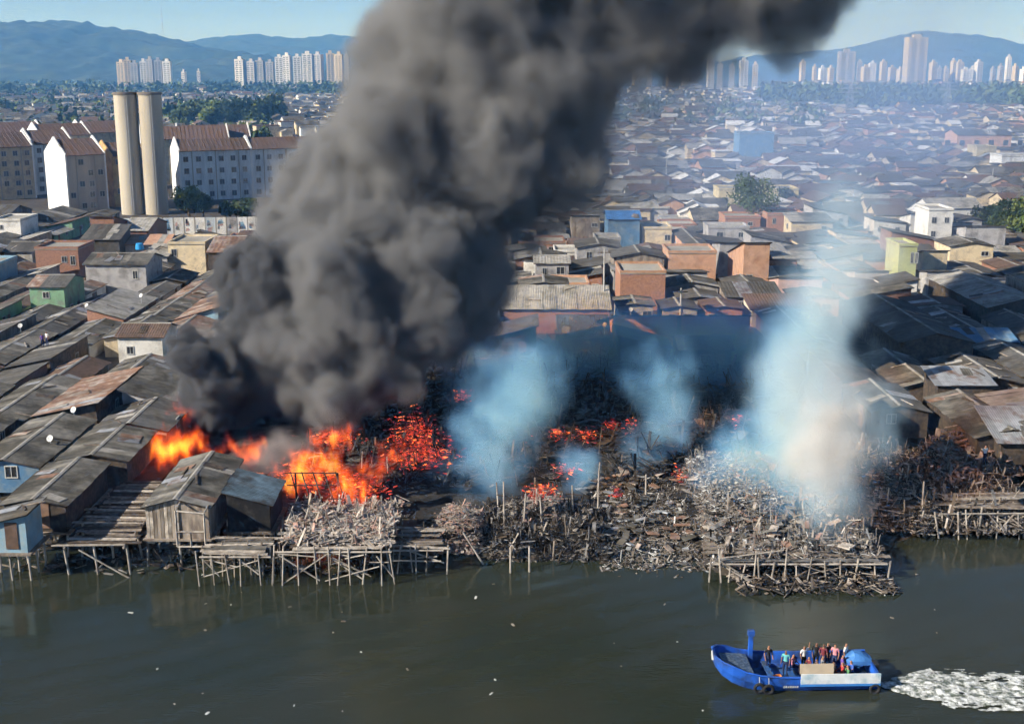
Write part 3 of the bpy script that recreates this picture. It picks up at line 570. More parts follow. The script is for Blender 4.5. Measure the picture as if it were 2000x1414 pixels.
house('shack', 'blue walled shack behind the patched grey roof', 'shack', -44.6, -39.0, 96.5, 110.0, 2.2, 2.0, 'gy', C['blue'], C['fibre'], 'waterfront shacks on stilts', pitch=12, win=[('r', -4, 1.5, .9, .9), ('f', .5, 1.5, .9, .9)]); RES.append((-45, -38.6, 88, 110.6))
r = house('shack', 'smoke-veiled hut with open timber porch over the water', 'shack', -27.0, -22.4, 85.6, 96.5, 2.5, 2.2, 'gy', C['wood'], C['fibre'], 'waterfront shacks on stilts', pitch=15, deck=True); RES.append((-27.4, -22, 80, 97))
for i in range(9):          # boarded left half of its front
    b = MB(); x = -2.3 + i * .27; b.box(x, x + .24, -5.54 - U(0, .03), -5.46, -.5 - U(0, .3), 2.3 + .25 * (x + 2.3) * .9); ob('front_plank', b.mesh('front_plank', (random.choice((C['wood_pale'], C['wood'], C['wood_pale'])),)), r)
for q in (((.3, -6.9, -.4), (.3, -6.9, 2.4)), ((2.35, -6.9, -.4), (2.35, -6.9, 2.2)), ((.3, -6.9, .75), (2.35, -6.9, .75)), ((.3, -6.9, 2.35), (2.35, -6.9, 2.15)), ((1.3, -6.9, -.4), (1.3, -6.9, .75)), ((.3, -6.9, -.4), (2.9, -6.9, -.4)), ((.3, -6.9, 2.35), (.3, -5.5, 2.6)), ((2.35, -6.9, 2.2), (2.35, -5.5, 2.3))):
    b = MB(); b.bar(q[0], q[1], .08, n=5); ob('porch_rail', b.mesh('porch_rail', (C['pole'],)), r)
r2 = house('shack', 'scorched shack with blue sheet roof beside the flames', 'shack', -21.4, -18.2, 87.2, 92.2, 2.4, 1.9, 'sr', C['char'], C['char_roof'], 'waterfront shacks on stilts', pitch=15, deck=True); RES.append((-22, -17, 84, 93))
# boardwalk
r = root('boardwalk', (-30.3, 91, 2.35), 'plank boardwalk over the water between the left shacks', 'boardwalk')
for i in range(26):
    y = -7.2 + i * .56 + U(-.08, .08); b = MB(); b.obox(Vector((U(-.5, .4), y, U(0, .06))), Vector((U(1.9, 2.9), U(-.25, .25), 0)), Vector((U(-.01, .01), U(.13, .21), 0)), Vector((0, 0, .03))); ob('deck_plank', b.mesh('deck_plank', (random.choice((C['wood_pale'], C['wood'], C['wood'], C['wood_dark'])),)), r)
for i in range(5):
    for s in (-2.2, 0, 2.1):
        b = MB(); b.bar((s + U(-.2, .2), -7 + i * 3.2, -.05), (s + U(-.3, .3), -7 + i * 3.2, -2.9), .10, n=6); ob('stilt', b.mesh('stilt', (C['pole'],)), r)
for s in (-2.2, 2.1):
    b = MB(); b.bar((s, -7.4, -.12), (s, 7, -.12), .1, n=5); ob('beam', b.mesh('beam', (C['pole'],)), r)
b = MB(); b.bar((-1.2, -7.3, -.3), (2.6, -7.6, -2.5), .07, n=5); ob('brace', b.mesh('brace', (C['pole'],)), r)
# ---------------------------------------------------------------- settlement: lanes of shacks and rows of houses
def hits(a):
    return any(a[0] < q[1] and a[1] > q[0] and a[2] < q[3] and a[3] > q[2] for q in RES)
BURN = (-20.5, 32, 80, 158)
WALLN = {'wood': 'timber', 'wood_dark': 'dark timber', 'brick': 'bare brick', 'grey': 'grey', 'white': 'white', 'cream': 'cream', 'pale_blue': 'pale blue', 'blue': 'blue', 'green': 'green', 'orange': 'orange', 'pink': 'pink', 'yellow': 'yellow'}
ROOFN = {'fibre': 'grey', 'fibre_dark': 'dark', 'fibre_light': 'pale', 'rust': 'rusty', 'zinc': 'metal', 'tile_brown': 'brown tile', 'tile': 'red tile'}
def lane(xa, xb, ya, yb, li, side):
    y = ya; k = 0
    while y < yb - 3:
        l = U(8, 16); w0, w1 = xa + U(.3, .9), xb - U(.2, .7); rect = (w0, w1, y, y + l); gap = U(.2, .9)
        cx = (w0 + w1) / 2
        if abs(cx) / (y + l) > .455 or hits(rect) or (BURN[0] < w1 and BURN[1] > w0 and y < BURN[3]): y += 1.5; continue
        two = random.random() < .16 and y > 165
        wk = random.choice(('wood', 'wood', 'wood_dark', 'wood_dark', 'brick', 'grey', 'brick', 'grey', 'white', 'pale_blue', 'green', 'cream') if y > 140 else ('wood', 'wood_dark', 'wood_dark', 'grey', 'wood', 'brick', 'pale_blue') if side == 'left of' else ('wood_dark', 'wood_dark', 'wood_dark', 'wood')); rk = random.choice(('fibre', 'fibre', 'fibre', 'fibre_dark', 'fibre_dark', 'fibre_light', 'rust', 'tile_brown') if side == 'left of' else ('fibre_dark', 'fibre_dark', 'fibre_dark', 'fibre'))
        rt = random.choice(('gy', 'gy', 'gy', 'gy', 'gy', 'sl', 'sr')) if not two else random.choice(('flat', 'gx', 'sb'))
        h = U(1.9, 2.5) if not two else U(4.4, 5.2)
        lab = '%s shack, %s roof, %s from water in %s lane %s the fire' % (WALLN[wk], ROOFN[rk], ORD[min(k, 24)], ORD[li], side)
        hx = (w1 - w0) / 2
        win = [('f', U(-hx * .6, hx * .6), 1.6 if not two else 3.8, .8, .8)] + ([('r' if side == 'left of' else 'l', U(-l * .3, l * .3), 1.6, .9, .8)] if random.random() < .7 else [])
        house('shack', lab, 'shack', w0, w1, y, y + l, 1.25 if y > 112 else 2.2, h, rt, C[wk], C[rk], 'shacks in the lanes ' + side + ' the fire', pitch=U(11, 17), sheet_w=1.1 if y < 150 else (1.7 if y < 200 else 2.6), win=win, doors=[('r' if side == 'left of' else 'l', U(-l * .3, l * .3))], over=U(.25, .5), ridge=y < 230, deck=y < 100)
        k += 1; y += l + gap
edges = [-22.5, -31, -38.6, -45.2, -51.2, -57, -62.6, -68.4, -74, -80, -86, -92, -98.5, -105, -112, -119, -126]
for li in range(len(edges) - 1):
    xb, xa = edges[li], edges[li + 1]
    lane(xa + .1, xb - .1, (128, 107, 98)[li] if li < 3 else max(98, abs(xb) / .44 - 6), 236 if xb > -88 else 284, li, 'left of')
er = [33, 40, 47.5, 55, 62, 70, 78]
for li in range(len(er) - 1):
    lane(er[li] + .2, er[li + 1] - .3, 103 if er[li] > 39 else 112, 164, li, 'right of')
yy = 159.5; row = 0
while yy < 258:
    x = -21.0 if yy < 200 else -48; dpt = U(6, 8.5); k = 0
    while x < .44 * (yy + 8):
        w = U(4.5, 9); rect = (x, x + w, yy, yy + dpt)
        if abs(x) > .445 * yy and x < 0: x += 3; continue
        if hits(rect) or (x > 31 and yy < 165): x += 1.2; continue
        two = random.random() < .22; wk = random.choice(('brick', 'brick', 'grey', 'orange', 'cream', 'grey', 'grey', 'white', 'pink', 'wood', 'grey', 'brick')); rk = random.choice(('fibre', 'fibre', 'fibre_dark', 'fibre_dark', 'fibre_light', 'tile_brown', 'fibre'))
        rt = random.choice(('gx', 'gy', 'gy', 'sf', 'sb', 'sl', 'sr', 'flat')); h = U(4.4, 5.4) if two else U(2.4, 3.0)
        lab = '%s house with %s roof, %s from left in %s row behind burned strip' % (WALLN[wk], ROOFN[rk] if rt != 'flat' else 'flat', ORD[min(k, 24)], ORD[min(row, 24)])
        win = [('f', u * w * .25 + U(-.4, .4), h - U(1.1, 1.4), random.choice((.6, .9, 1.2)), random.choice((.7, .9, 1.1))) for u in (-1, 1) if random.random() < .75] + ([('l', 0, h - 1.3, 1, 1)] if random.random() < .6 else [])
        house('house', lab, 'house', x, x + w - .3, yy, yy + dpt, Z, h, rt, C[wk], C[rk], 'houses behind the burned strip', pitch=U(6, 12), sheet_w=1.9 if yy < 215 else 3, win=win, doors=[('f', 0)], ridge=yy < 210)
        k += 1; x += w + U(.2, 1.6)
    yy += dpt + U(.8, 2.2); row += 1
# water tanks, dishes, poles
def tank(p, label):
    r = root('water_tank', p, label, 'water tank'); b = MB(); b.bar((0, 0, 0), (0, 0, .9), .75, .62, 14); ob('body', b.mesh('body', (C['tank'],), False), r); b = MB(); b.bar((0, 0, .9), (0, 0, 1.05), .66, .5, 14); ob('lid', b.mesh('lid', (C['tank'],)), r)
p = at_y(273, 487, 211); tank(p, 'bright blue water tank on the grey house'); 
def dish(p, label, s=.45):
    r = root('satellite_dish', p, label, 'satellite dish', 'white satellite dishes'); b = MB(); n = 14; b.v = [(0, .12 * s, 0)]
    for k, rr in ((1, .5), (2, 1.)):
        for i in range(n): a = 6.2832 * i / n; b.v.append((math.cos(a) * rr * s, (.12 - .16 * rr * rr - .0) * s, math.sin(a) * rr * s))
    b.f = [(0, 1 + i, 1 + (i + 1) % n) for i in range(n)] + [(1 + i, 1 + n + i, 1 + n + (i + 1) % n, 1 + (i + 1) % n) for i in range(n)]; b.m = [0] * len(b.f)
    o = ob('reflector', b.mesh('reflector', (C['bone'],), True), r); o.rotation_euler = (R(-30), 0, U(-.6, .3)); o.location = (0, 0, .7)
    b = MB(); b.bar((0, .1, -.5), (0, .1, .7), .035, n=5); ob('mount', b.mesh('mount', (C['steel'],)), r); b = MB(); b.bar((0, -.1, .6), (0, -.5 * s - .1, .85), .02, n=4); ob('feed_arm', b.mesh('feed_arm', (C['steel'],)), r)
for px, py, z, lab in ((143, 800, 5.2, 'white dish on the grey roof left of the flames'), (275, 577, 5.0, 'white dish on the dark roof below the grey house'), (169, 597, 4.8, 'white dish left of centre in the shack roofs'), (39, 636, 4.8, 'white dish near the left edge'), (97, 856, 5.0, 'white dish beside the dark alley'), (1181, 634, 5.2, 'white dish at the corner of the ochre shed'), (1232, 604, 5.0, 'white dish below the blank brick wall')):
    p = at(px, py, z); dish(Vector((p.x, p.y, z - .7)), lab, .30)
C['pole_conc'] = mat('concrete_pole', (.42, .41, .39), .9, .1, 1.)
for i, (px, py, ptop, lab) in enumerate(((1178, 640, 470, 'utility pole between brick house and striped roof'), (1328, 640, 560, 'utility pole between the two ochre sheds'), (1300, 380, 305, 'utility pole in hazy town left of yellow house'), (1935, 385, 330, 'utility pole near the right edge trees'), (700, 640, 600, 'utility pole behind the main plume'))):
    p = at(px, py, 1.2); r = root('utility_pole', p, lab, 'utility pole', 'utility poles'); hh = min(11, (py - ptop) / F * p.y)
    b = MB(); b.bar((0, 0, -.5), (0, 0, hh), .17, .11, 7); ob('post', b.mesh('post', (C['pole_conc'],)), r); b = MB(); b.box(-.9, .9, -.06, .06, hh - .6, hh - .48); ob('cross_arm', b.mesh('cross_arm', (C['wood_dark'],)), r)
# ---------------------------------------------------------------- burned strip
mb = MB(); gx = [(-33 + i * 1.1) for i in range(61)]; gy = [90 + j * 1.1 for j in range(64)]; n = len(gx)
C['burnt'] = mat('burnt_ground', (.022, .020, .019), .95, .5, .9, (.075, .07, .065), .35, .5, 0, bump=.8, bscale=2.5)
idx = {}
for j, y in enumerate(gy):
    for i, x in enumerate(gx): idx[i, j] = len(mb.v); mb.v.append((x, y, max(ground_z(x, y), .0) + .05 + .35 * max(0, fbm(x, y, .35)) + .12 * fbm(x, y, 1.3)))
for j in range(len(gy) - 1):
    for i in range(n - 1):
        x, y = gx[i], gy[j]; e = min(x + (32.5 if 97 < y < 127 else 21.5), 33.5 - x, y - shore(x) - 5 - (4 if x > 6 else 0), 160 - y) + 2.2 * fbm(x, y, .3)
        if e > .6: mb.f.append((idx[i, j], idx[i + 1, j], idx[i + 1, j + 1], idx[i, j + 1])); mb.m.append(0)
tag(ob('burnt_ground', mb.mesh('burnt_ground', (C['burnt'],), True)), kind='structure')
def sticks(mb, n, fx, ln=(.4, 1.8), th=(.02, .07), flat=.35, pal=(0,), tilt=.2, up=.0):
    for _ in range(n):
        x, y, z = fx(); l = U(*ln); t = U(*th); a = U(0, 3.1416); e = random.gauss(0, tilt) if random.random() > up else U(.9, 1.5)
        if e > .9: l *= 1.3; t *= .8
        d = Vector((math.cos(a) * math.cos(e), math.sin(a) * math.cos(e), math.sin(e))); u = Vector((-math.sin(a), math.cos(a), 0)); w = d.cross(u)
        k = U(2, 6) if random.random() < flat else 1
        pi = pal[int(abs(fbm(x * 1.0, y * 1.0, .55, 2) * 2.3 + U(-.45, .45)) * len(pal)) % len(pal)] if random.random() < .75 else random.choice(pal)
        mb.obox(Vector((x, y, z + abs(d.z) * l * .4)), d * l / 2, u * t * k, w * t * (.5 if k > 1 else 1), pi)
DM = [C['char'], C['ash'], C['ash_pale'], C['ash_pink'], C['wood'], C['wood_dark'], C['rust'], C['pole'], C['bone'], C['zinc'], C['fibre'], C['fibre_dark'], C['tarp'], C['pink']]
def heap(name, label, n, x0, x1, y0, y1, zf, hgt, pal, ln=(.4, 1.8), th=(.02, .07), edge=1.2, flat=.4, up=.05):
    b = MB()
    def fx():
        while True:
            x, y = U(x0, x1), U(y0, y1); e = min(x - x0, x1 - x, y - y0, y1 - y) + fbm(x, y, .5) * 1.2
            if e > 0: break
        return x, y, zf(x, y) + random.random() ** 1.6 * hgt * min(1, e / edge) * (.6 + .8 * max(0, .5 + fbm(x + 50, y, .45)))
    sticks(b, n, fx, ln, th, flat, pal, .2, up)
    return tag(ob(name, b.fast(name, DM)), label, 'debris', 'burned debris', 'stuff')
gz = lambda x, y: max(ground_z(x, y), -.05)
heap('debris', 'black charred debris covering the burned strip', 9000, -20, 32, 101, 158, gz, .7, (0, 0, 0, 0, 0, 0, 5), (.3, 2.0), (.015, .05), up=.12)
heap('debris', 'ash grey debris scattered over the burned strip', 1500, -20, 32, 99, 150, gz, .5, (1, 5, 0, 0, 0), (.2, 1.0), (.01, .03), up=.1)
heap('debris', 'pinkish heap of burnt debris by the water', 4200, -6.4, -2.0, 87.4, 95.5, gz, 2.0, (3, 2, 3, 1, 4, 2, 0), (.12, .8), (.008, .03), 1.4)
heap('debris', 'blackened debris between standing posts at the water', 3600, -2.2, 7.3, 86.4, 97, gz, 1.2, (0, 0, 5, 1, 0, 4, 7), (.2, 1.3), (.01, .035), up=.12)
heap('debris', 'pale glowing debris beside the small flame', 900, .6, 5.5, 91.5, 95.2, gz, 2.0, (2, 3, 2, 1), (.2, 1.1), (.012, .04))
heap('debris', 'brown rubbish on the mud bank', 3400, 6.6, 15, 84.5, 104, gz, .35, (4, 2, 1, 5, 4, 2, 0, 8), (.1, .7), (.008, .028))
heap('debris', 'pale plank debris under the white smoke', 12500, 14.6, 27.2, 83.0, 105, lambda x, y: 1.0 + .05 * (y - 83), .8, (2, 2, 1, 4, 2, 1, 0, 7, 8, 3), (.12, 1.1), (.008, .03), up=.08)
heap('debris', 'dark tangled debris right of the white smoke', 9000, 26, 43, 90.5, 108, lambda x, y: gz(x, y) + .6, 1.3, (5, 0, 4, 1, 2, 5, 7, 5, 0, 0), (.2, 1.5), (.009, .033), up=.12)
heap('debris', 'brick red debris near the tin roofs at right', 1500, 37, 45, 100, 108, lambda x, y: gz(x, y) + 1.6, 1.2, (3, 6, 3, 4, 2), (.2, 1.2), (.02, .06))
heap('debris', 'rubbish washed along the left waterline', 700, -40, -10, 84, 96, gz, .3, (4, 5, 1, 5, 0), (.3, 1.2), (.015, .05))
heap('debris', 'blackened debris below the white smoke at the waterline', 700, 16, 27.5, 80.3, 85.5, lambda x, y: .05, .5, (0, 5, 0, 4, 2), (.2, 1.4), (.012, .04))
heap('debris', 'buckled roof sheets on the mud bank rubbish', 90, 6, 14.5, 88, 104, lambda x, y: gz(x, y) + .25, .3, (6, 11, 10, 9, 6, 11, 0), (.4, 1.4), (.04, .09), flat=1.0, up=0)
heap('debris', 'buckled roof sheets under the white smoke', 120, 14.8, 27, 84, 105, lambda x, y: 1.5 + .05 * (y - 83), .6, (6, 11, 10, 2, 1, 11, 0), (.4, 1.5), (.04, .10), flat=1.0, up=0)
heap('debris', 'buckled roof sheets right of the white smoke', 110, 27.5, 43, 92.5, 107, lambda x, y: gz(x, y) + 1.2, .7, (6, 11, 10, 9, 6, 11, 0), (.4, 1.6), (.04, .10), flat=1.0, up=0)
heap('debris', 'scraps of cloth and plastic caught in the right debris', 170, 14.8, 42, 92, 104, lambda x, y: gz(x, y) + 1.6, .6, (8, 13, 3, 9, 2, 12), (.1, .35), (.015, .04), flat=1.0, up=0)
heap('debris', 'scorched sheets lying in the burned strip', 260, -19, 31, 102, 150, gz, .6, (11, 0, 0, 6, 11), (.6, 2.0), (.06, .14), flat=1.0, up=0)
heap('debris', 'pale ash patch on the pinkish heap', 900, -6.0, -2.4, 88.4, 95, lambda x, y: gz(x, y) + .9, .3, (2, 3, 2, 1, 3), (.06, .35), (.008, .03), flat=.7, up=0)
heap('debris', 'pale ash patch under the left side of the white smoke', 3600, 15.2, 22, 92.0, 103, lambda x, y: 1.75 + .05 * (y - 83), .45, (2, 8, 2, 1, 9), (.06, .4), (.008, .03), flat=.7, up=0)
# floating litter
b = MB(); sticks(b, 36, lambda: (*[(lambda q: (q.x, q.y))(at(U(200, 1950), U(1120, 1400)))][0], .01), (.06, .2), (.02, .045), .5, (8, 2, 4, 4), .05)
sticks(b, 70, lambda: (*[(lambda q: (q.x, q.y))(at(U(1180, 1420), U(1050, 1130)))][0], .01), (.06, .25), (.02, .04), .5, (8, 2, 4, 5, 4), .05)
tag(ob('litter', b.fast('litter', DM)), 'small pale scraps floating on the dark water', 'litter', kind='stuff')
# platforms
def platform(label, x0, x1, y0, y1, z, npl, mats, braces=(), stx=1.7, rows=3, lean=.1, wreck=0.0, missing=0.0, bias=0.0):
    r = root('stilt_platform', ((x0 + x1) / 2, (y0 + y1) / 2, z), label, 'platform', 'platforms on stilts'); hx, hy = (x1 - x0) / 2, (y1 - y0) / 2
    for i in range(npl):
        if random.random() < missing: continue
        y = -hy + 2 * hy * (i + .5) / npl; o = MB(); o.obox(Vector((U(-.4, .4), y, U(0, .08))), Vector((hx * U(.75, 1.08), U(-.2, .2), U(-wreck, wreck))), Vector((0, hy / npl * U(.6, .95), 0)), Vector((0, 0, .03))); ob('deck_plank', o.mesh('deck_plank', (random.choice(mats),)), r)
    k = max(2, round(2 * hx / (stx * .62))) + 1
    for j in range(rows):
        for i in range(k):
            x = -hx + 2 * hx * i / (k - 1) + U(-.25, .25); y = -hy + 2 * hy * j / max(1, rows - 1)
            o = MB(); o.bar((x + U(-lean, lean), y + U(-.15, .15), U(-.1, .45)), (x + U(-lean, lean) * 2.2 + bias, y + U(-.3, .3), -z - .8), U(.05, .085), U(.045, .075), 6); ob('stilt', o.mesh('stilt', (C['pole'] if j == 0 else C['wood'],)), r)
    for s in range(2):
        o = MB(); o.bar((-hx, -hy + 2 * hy * s, -.12), (hx, -hy + 2 * hy * s, -.12), .08, n=5); ob('beam', o.mesh('beam', (C['pole'],)), r)
    extra = []
    for _ in range(int(hx * 1.6)):
        x = U(-hx, hx - 1); yb = -hy + U(-.15, .15) + random.choice((0, 0, 2 * hy / max(1, rows - 1))); extra.append(((x, yb, U(-.9, .1)), (x + U(.8, 3.), yb + U(-.2, .2), U(-z * .95, -.2))))
    for a, c in list(braces) + extra:
        o = MB(); o.bar(a, c, U(.04, .065), n=5); ob('brace', o.mesh('brace', (C['pole'],)), r)
    return r
platform('sagging flat-roofed platform left of the cross-braced one', -22.3, -17.2, 82.0, 85.5, 2.3, 8, (C['wood'], C['fibre'], C['wood_pale']), [((-2.5, -1.7, -1.7), (1.6, -1.7, -.4)), ((-2.4, -1.7, -.2), (-1.2, -1.7, -1.6))], 1.6)
platform('cross-braced platform strewn with ash grey debris', -17.0, -8.6, 82.2, 92.4, 2.6, 17, (C['wood'], C['wood_pale'], C['ash'], C['wood_dark']), [((-3.9, -5.15, -.3), (-1.0, -5.1, -2.3)), ((-3.6, -5.15, -2.5), (-.3, -5.1, -.2)), ((-.6, -5.2, -2.3), (3.3, -5.15, -1.2)), ((0, -5.2, -.5), (2.7, -5.1, -2.0)), ((-3.9, -5.1, -.25), (-1.2, -5.1, -.5)), ((2.6, -5.1, -.9), (4., -5.1, -.9))], 1.5, 4, .18)
heap('debris', 'ash grey planks piled on the cross-braced platform', 2400, -17.0, -8.6, 83.0, 92.0, lambda x, y: 2.65, .35, (1, 2, 4, 2, 3, 4, 7), (.2, 1.2), (.012, .04), .6)
platform('low jetty of loose boards right of the cross-braced platform', -9.2, -5.0, 84.2, 88.6, 1.9, 9, (C['wood_pale'], C['wood'], C['wood_dark']), [((-1.8, -2.2, -.9), (1.9, -2.2, -.95))], 1.4, 2, .15, .15, .2)
platform('burnt platform under the white smoke', 14.4, 27.0, 82.6, 91.0, 1.5, 14, (C['wood'], C['ash'], C['wood_pale']), [((-5.9, -4.3, 1.1), (-5.6, -4.3, -1.9)), ((-5.8, -4.3, .2), (-2.6, -4.3, -1.9)), ((-5.6, -4.3, .4), (-1.2, -4.3, 1.0)), ((-3.2, -4.3, 1.0), (-3.3, -4.3, -1.9)), ((-1.0, -4.3, 1.2), (-1.1, -4.3, -2.0))], 1.9, 3, .2, .1, .3)
platform('tangled stilt walkway at the right edge', 33.5, 45, 91.0, 95.5, 2.2, 8, (C['wood_pale'], C['wood'], C['wood_dark']), [((-4.5, -2.3, -1.9), (-3.2, -2.3, 0)), ((-2.0, -2.3, 0), (-.9, -2.3, -1.2)), ((.2, -2.3, 0), (-1.0, -2.3, -1.6)), ((1.5, -2.3, 0), (1.6, -2.3, -2.2)), ((-5.6, -2.3, -.1), (5.6, -2.3, .0)), ((2.5, -2.2, .9), (5.6, -2.2, .3))], 1.9, 3, .3, .12, .2)
platform('collapsed platform in dark debris right of the white smoke', 28, 34, 92, 96, 1.7, 7, (C['wood'], C['wood_dark'], C['wood_pale']), [((-2.8, -2, .6), (2.4, -2, -.4)), ((0, -2.1, 1.2), (.2, -2.1, -1.6))], 1.8, 2, .3, .35, .3)
# standing posts and leaning poles
PS = [(905, 1040, 955, 1105, 'leaning pole dipping into the water'), (997, 1070, 997, 1122, 'left one of two bare posts in the water'), (1034, 1068, 1034, 1120, 'right one of two bare posts in the water')]
for a, c, d, e, lab in PS:
    bot = at(d, e, -.1); top = at_y(a, c, bot.y + .3); r = root('mooring_post', bot, lab, 'post', 'posts in the water'); o = MB(); o.bar((0, 0, -.6), top - bot, .085, .075, 6); ob('shaft', o.mesh('shaft', (C['pole'],)), r); o = MB(); o.bar(top - bot, (top - bot) * 1.02 + Vector((0, 0, .03)), .09, .06, 6); ob('head', o.mesh('head', (C['wood'],)), r)
posts = [(985, 1025, 935), (1022, 1020, 960), (1045, 1010, 950), (1060, 1020, 965), (1167, 950, 900), (1168, 985, 915), (1262, 960, 925), (1120, 1000, 945), (975, 990, 940), (1420, 1020, 960), (1460, 980, 930), (1730, 1000, 950), (1800, 1015, 935), (1770, 960, 905), (1850, 940, 890), (1690, 870, 800), (1735, 850, 790), (1890, 930, 870), (1940, 900, 850), (1900, 760, 700), (760, 930, 890), (705, 920, 880), (830, 820, 770), (1090, 830, 780), (1180, 790, 720), (1330, 770, 720), (1380, 800, 750), (1420, 780, 730), (1000, 760, 715), (910, 770, 735)]
for i, (px, pb_, pt) in enumerate(sorted(posts, key=lambda q: -q[1])):
    z = 1.0; p = at(px, pb_, z); hh = (pb_ - pt) / F * p.y * 1.05; r = root('charred_post', p, 'upright burnt post left standing, %s of them counting back from the water' % ORD[i], 'post', 'standing posts'); o = MB(); o.bar((0, 0, -1), (U(-.25, .25), U(-.1, .1), hh), .09, .06, 6); ob('shaft', o.mesh('shaft', (C['pole'] if pb_ > 880 else C['char'],)), r)
    if i % 3 == 0: o = MB(); o.bar((-.6, 0, hh * .7), (.7, .1, hh * .62), .05, n=5); ob('cross_rail', o.mesh('cross_rail', (C['wood_dark'],)), r)
for i, (x0, x1, y0, y1, h, lab) in enumerate(((6, 12, 149, 155, 2.3, 'burnt-out shell with a bowed roof, leftmost behind the embers'), (13, 19, 144, 150, 2.1, 'burnt-out shell with black sheet roof, middle of the strip'), (20, 26, 142, 149, 2.4, 'burnt-out shell nearest the pale smoke'), (-4, 3, 148, 155, 2.2, 'burnt-out shell under the edge of the plume'))):
    RES.append((x0, x1, y0, y1)); house('burnt_shell', lab, 'burnt shack', x0, x1, y0, y1, Z, h, ('sf', 'sr', 'gx', 'sl')[i], C['char'], C['char_roof'] if i == 1 else C['fibre_dark'], 'burnt-out shells', win=[('f', 0, 1.2, 1.2, 1.0)], doors=[('f', 1.8)])
# bare rafters of the burning shack
r = root('burning_rafters', (-15.2, 92.4, 2.6), 'bare roof rafters standing in the flames', 'rafters')
for i in range(5):
    o = MB(); o.bar((-2.6 + i * .9, 1.6, 1.9), (-1.4 + i * .9, -1.6, .5), .06, n=5); ob('rafter', o.mesh('rafter', (C['char'],)), r)
for s in (-1.2, .2, 1.5):
    o = MB(); o.bar((-2.6 - s * .3, s, 1.2 + s * .45), (1.6 - s * .3, s, 1.2 + s * .45), .05, n=5); ob('purlin', o.mesh('purlin', (C['char'],)), r)
for x, y in ((-2.2, 1.5), (1.2, 1.5), (-1.2, -1.5), (2.1, -1.5)):
    o = MB(); o.bar((x, y, -2), (x, y, 1.2 + y * .45), .08, n=6); ob('post', o.mesh('post', (C['char'],)), r)
# corrugated-roof shacks at the right edge of the water
house('shack', 'shack with pale striped tin roof above right debris', 'shack', 42.2, 48.5, 101.5, 106.5, 3.0, 1.8, 'sf', C['wood_dark'], C['zinc'], 'tin roof shacks at right edge', sheet_w=.8, pitch=16, over=.5)
house('shack', 'shack with flat cream tin roof at the right edge', 'shack', 45.0, 52.0, 107.5, 114.5, 3.0, 2.4, 'sl', C['wood'], C['fibre_light'], 'tin roof shacks at right edge', pitch=8)
# ---------------------------------------------------------------- embers
def glow(name, col, s):
    m = bpy.data.materials.new(name); m.use_nodes = True; t = m.node_tree; N = t.nodes; L = t.links; b = N['Principled BSDF']; b.inputs['Base Color'].default_value = (.03, .02, .02, 1)
    g_ = N.new('ShaderNodeNewGeometry'); n_ = N.new('ShaderNodeTexNoise'); n_.inputs['Scale'].default_value = 2.2; n_.inputs['Detail'].default_value = 4; L.new(g_.outputs['Position'], n_.inputs['Vector'])
    q = N.new('ShaderNodeMapRange'); q.inputs['From Min'].default_value = .42; q.inputs['From Max'].default_value = .66; q.inputs['To Max'].default_value = s; L.new(n_.outputs[0], q.inputs['Value'])
    b.inputs['Emission Color'].default_value = (*col, 1); L.new(q.outputs[0], b.inputs['Emission Strength']); m.cycles.emission_sampling = 'NONE'; return m
EM = [glow('ember_red', (1, .08, .03), .85), glow('ember_orange', (1, .22, .04), 1.6), glow('ember_deep', (.6, .03, .03), .4)]
b = MB()
for px, py, rx, ry, k in ((805, 850, 45, 35, 330), (820, 885, 60, 28, 300), (660, 855, 45, 18, 130), (700, 955, 60, 28, 150), (1145, 850, 22, 12, 46), (1090, 850, 40, 10, 36), (1195, 832, 20, 8, 20), (1232, 830, 12, 12, 22), (1442, 824, 16, 9, 24), (1060, 960, 30, 12, 70), (1105, 920, 30, 12, 24), (1335, 925, 22, 12, 34), (900, 775, 22, 10, 36), (1205, 962, 10, 6, 14), (590, 930, 60, 30, 150), (1680, 870, 8, 8, 10)):
    zz = 1.9 if py > 900 else 1.6
    sticks(b, int(k * 2.2), lambda: (*[(lambda q: (q.x, q.y))(at(random.gauss(px, rx * .5), random.gauss(py, ry * .5), zz))][0], zz + U(-.3, .35)), (.1, .7), (.015, .045), .4, (0, 2, 0, 1, 2, 2))
tag(ob('embers', b.fast('embers', EM)), 'glowing red and orange embers scattered through the charred debris', 'embers', kind='stuff')
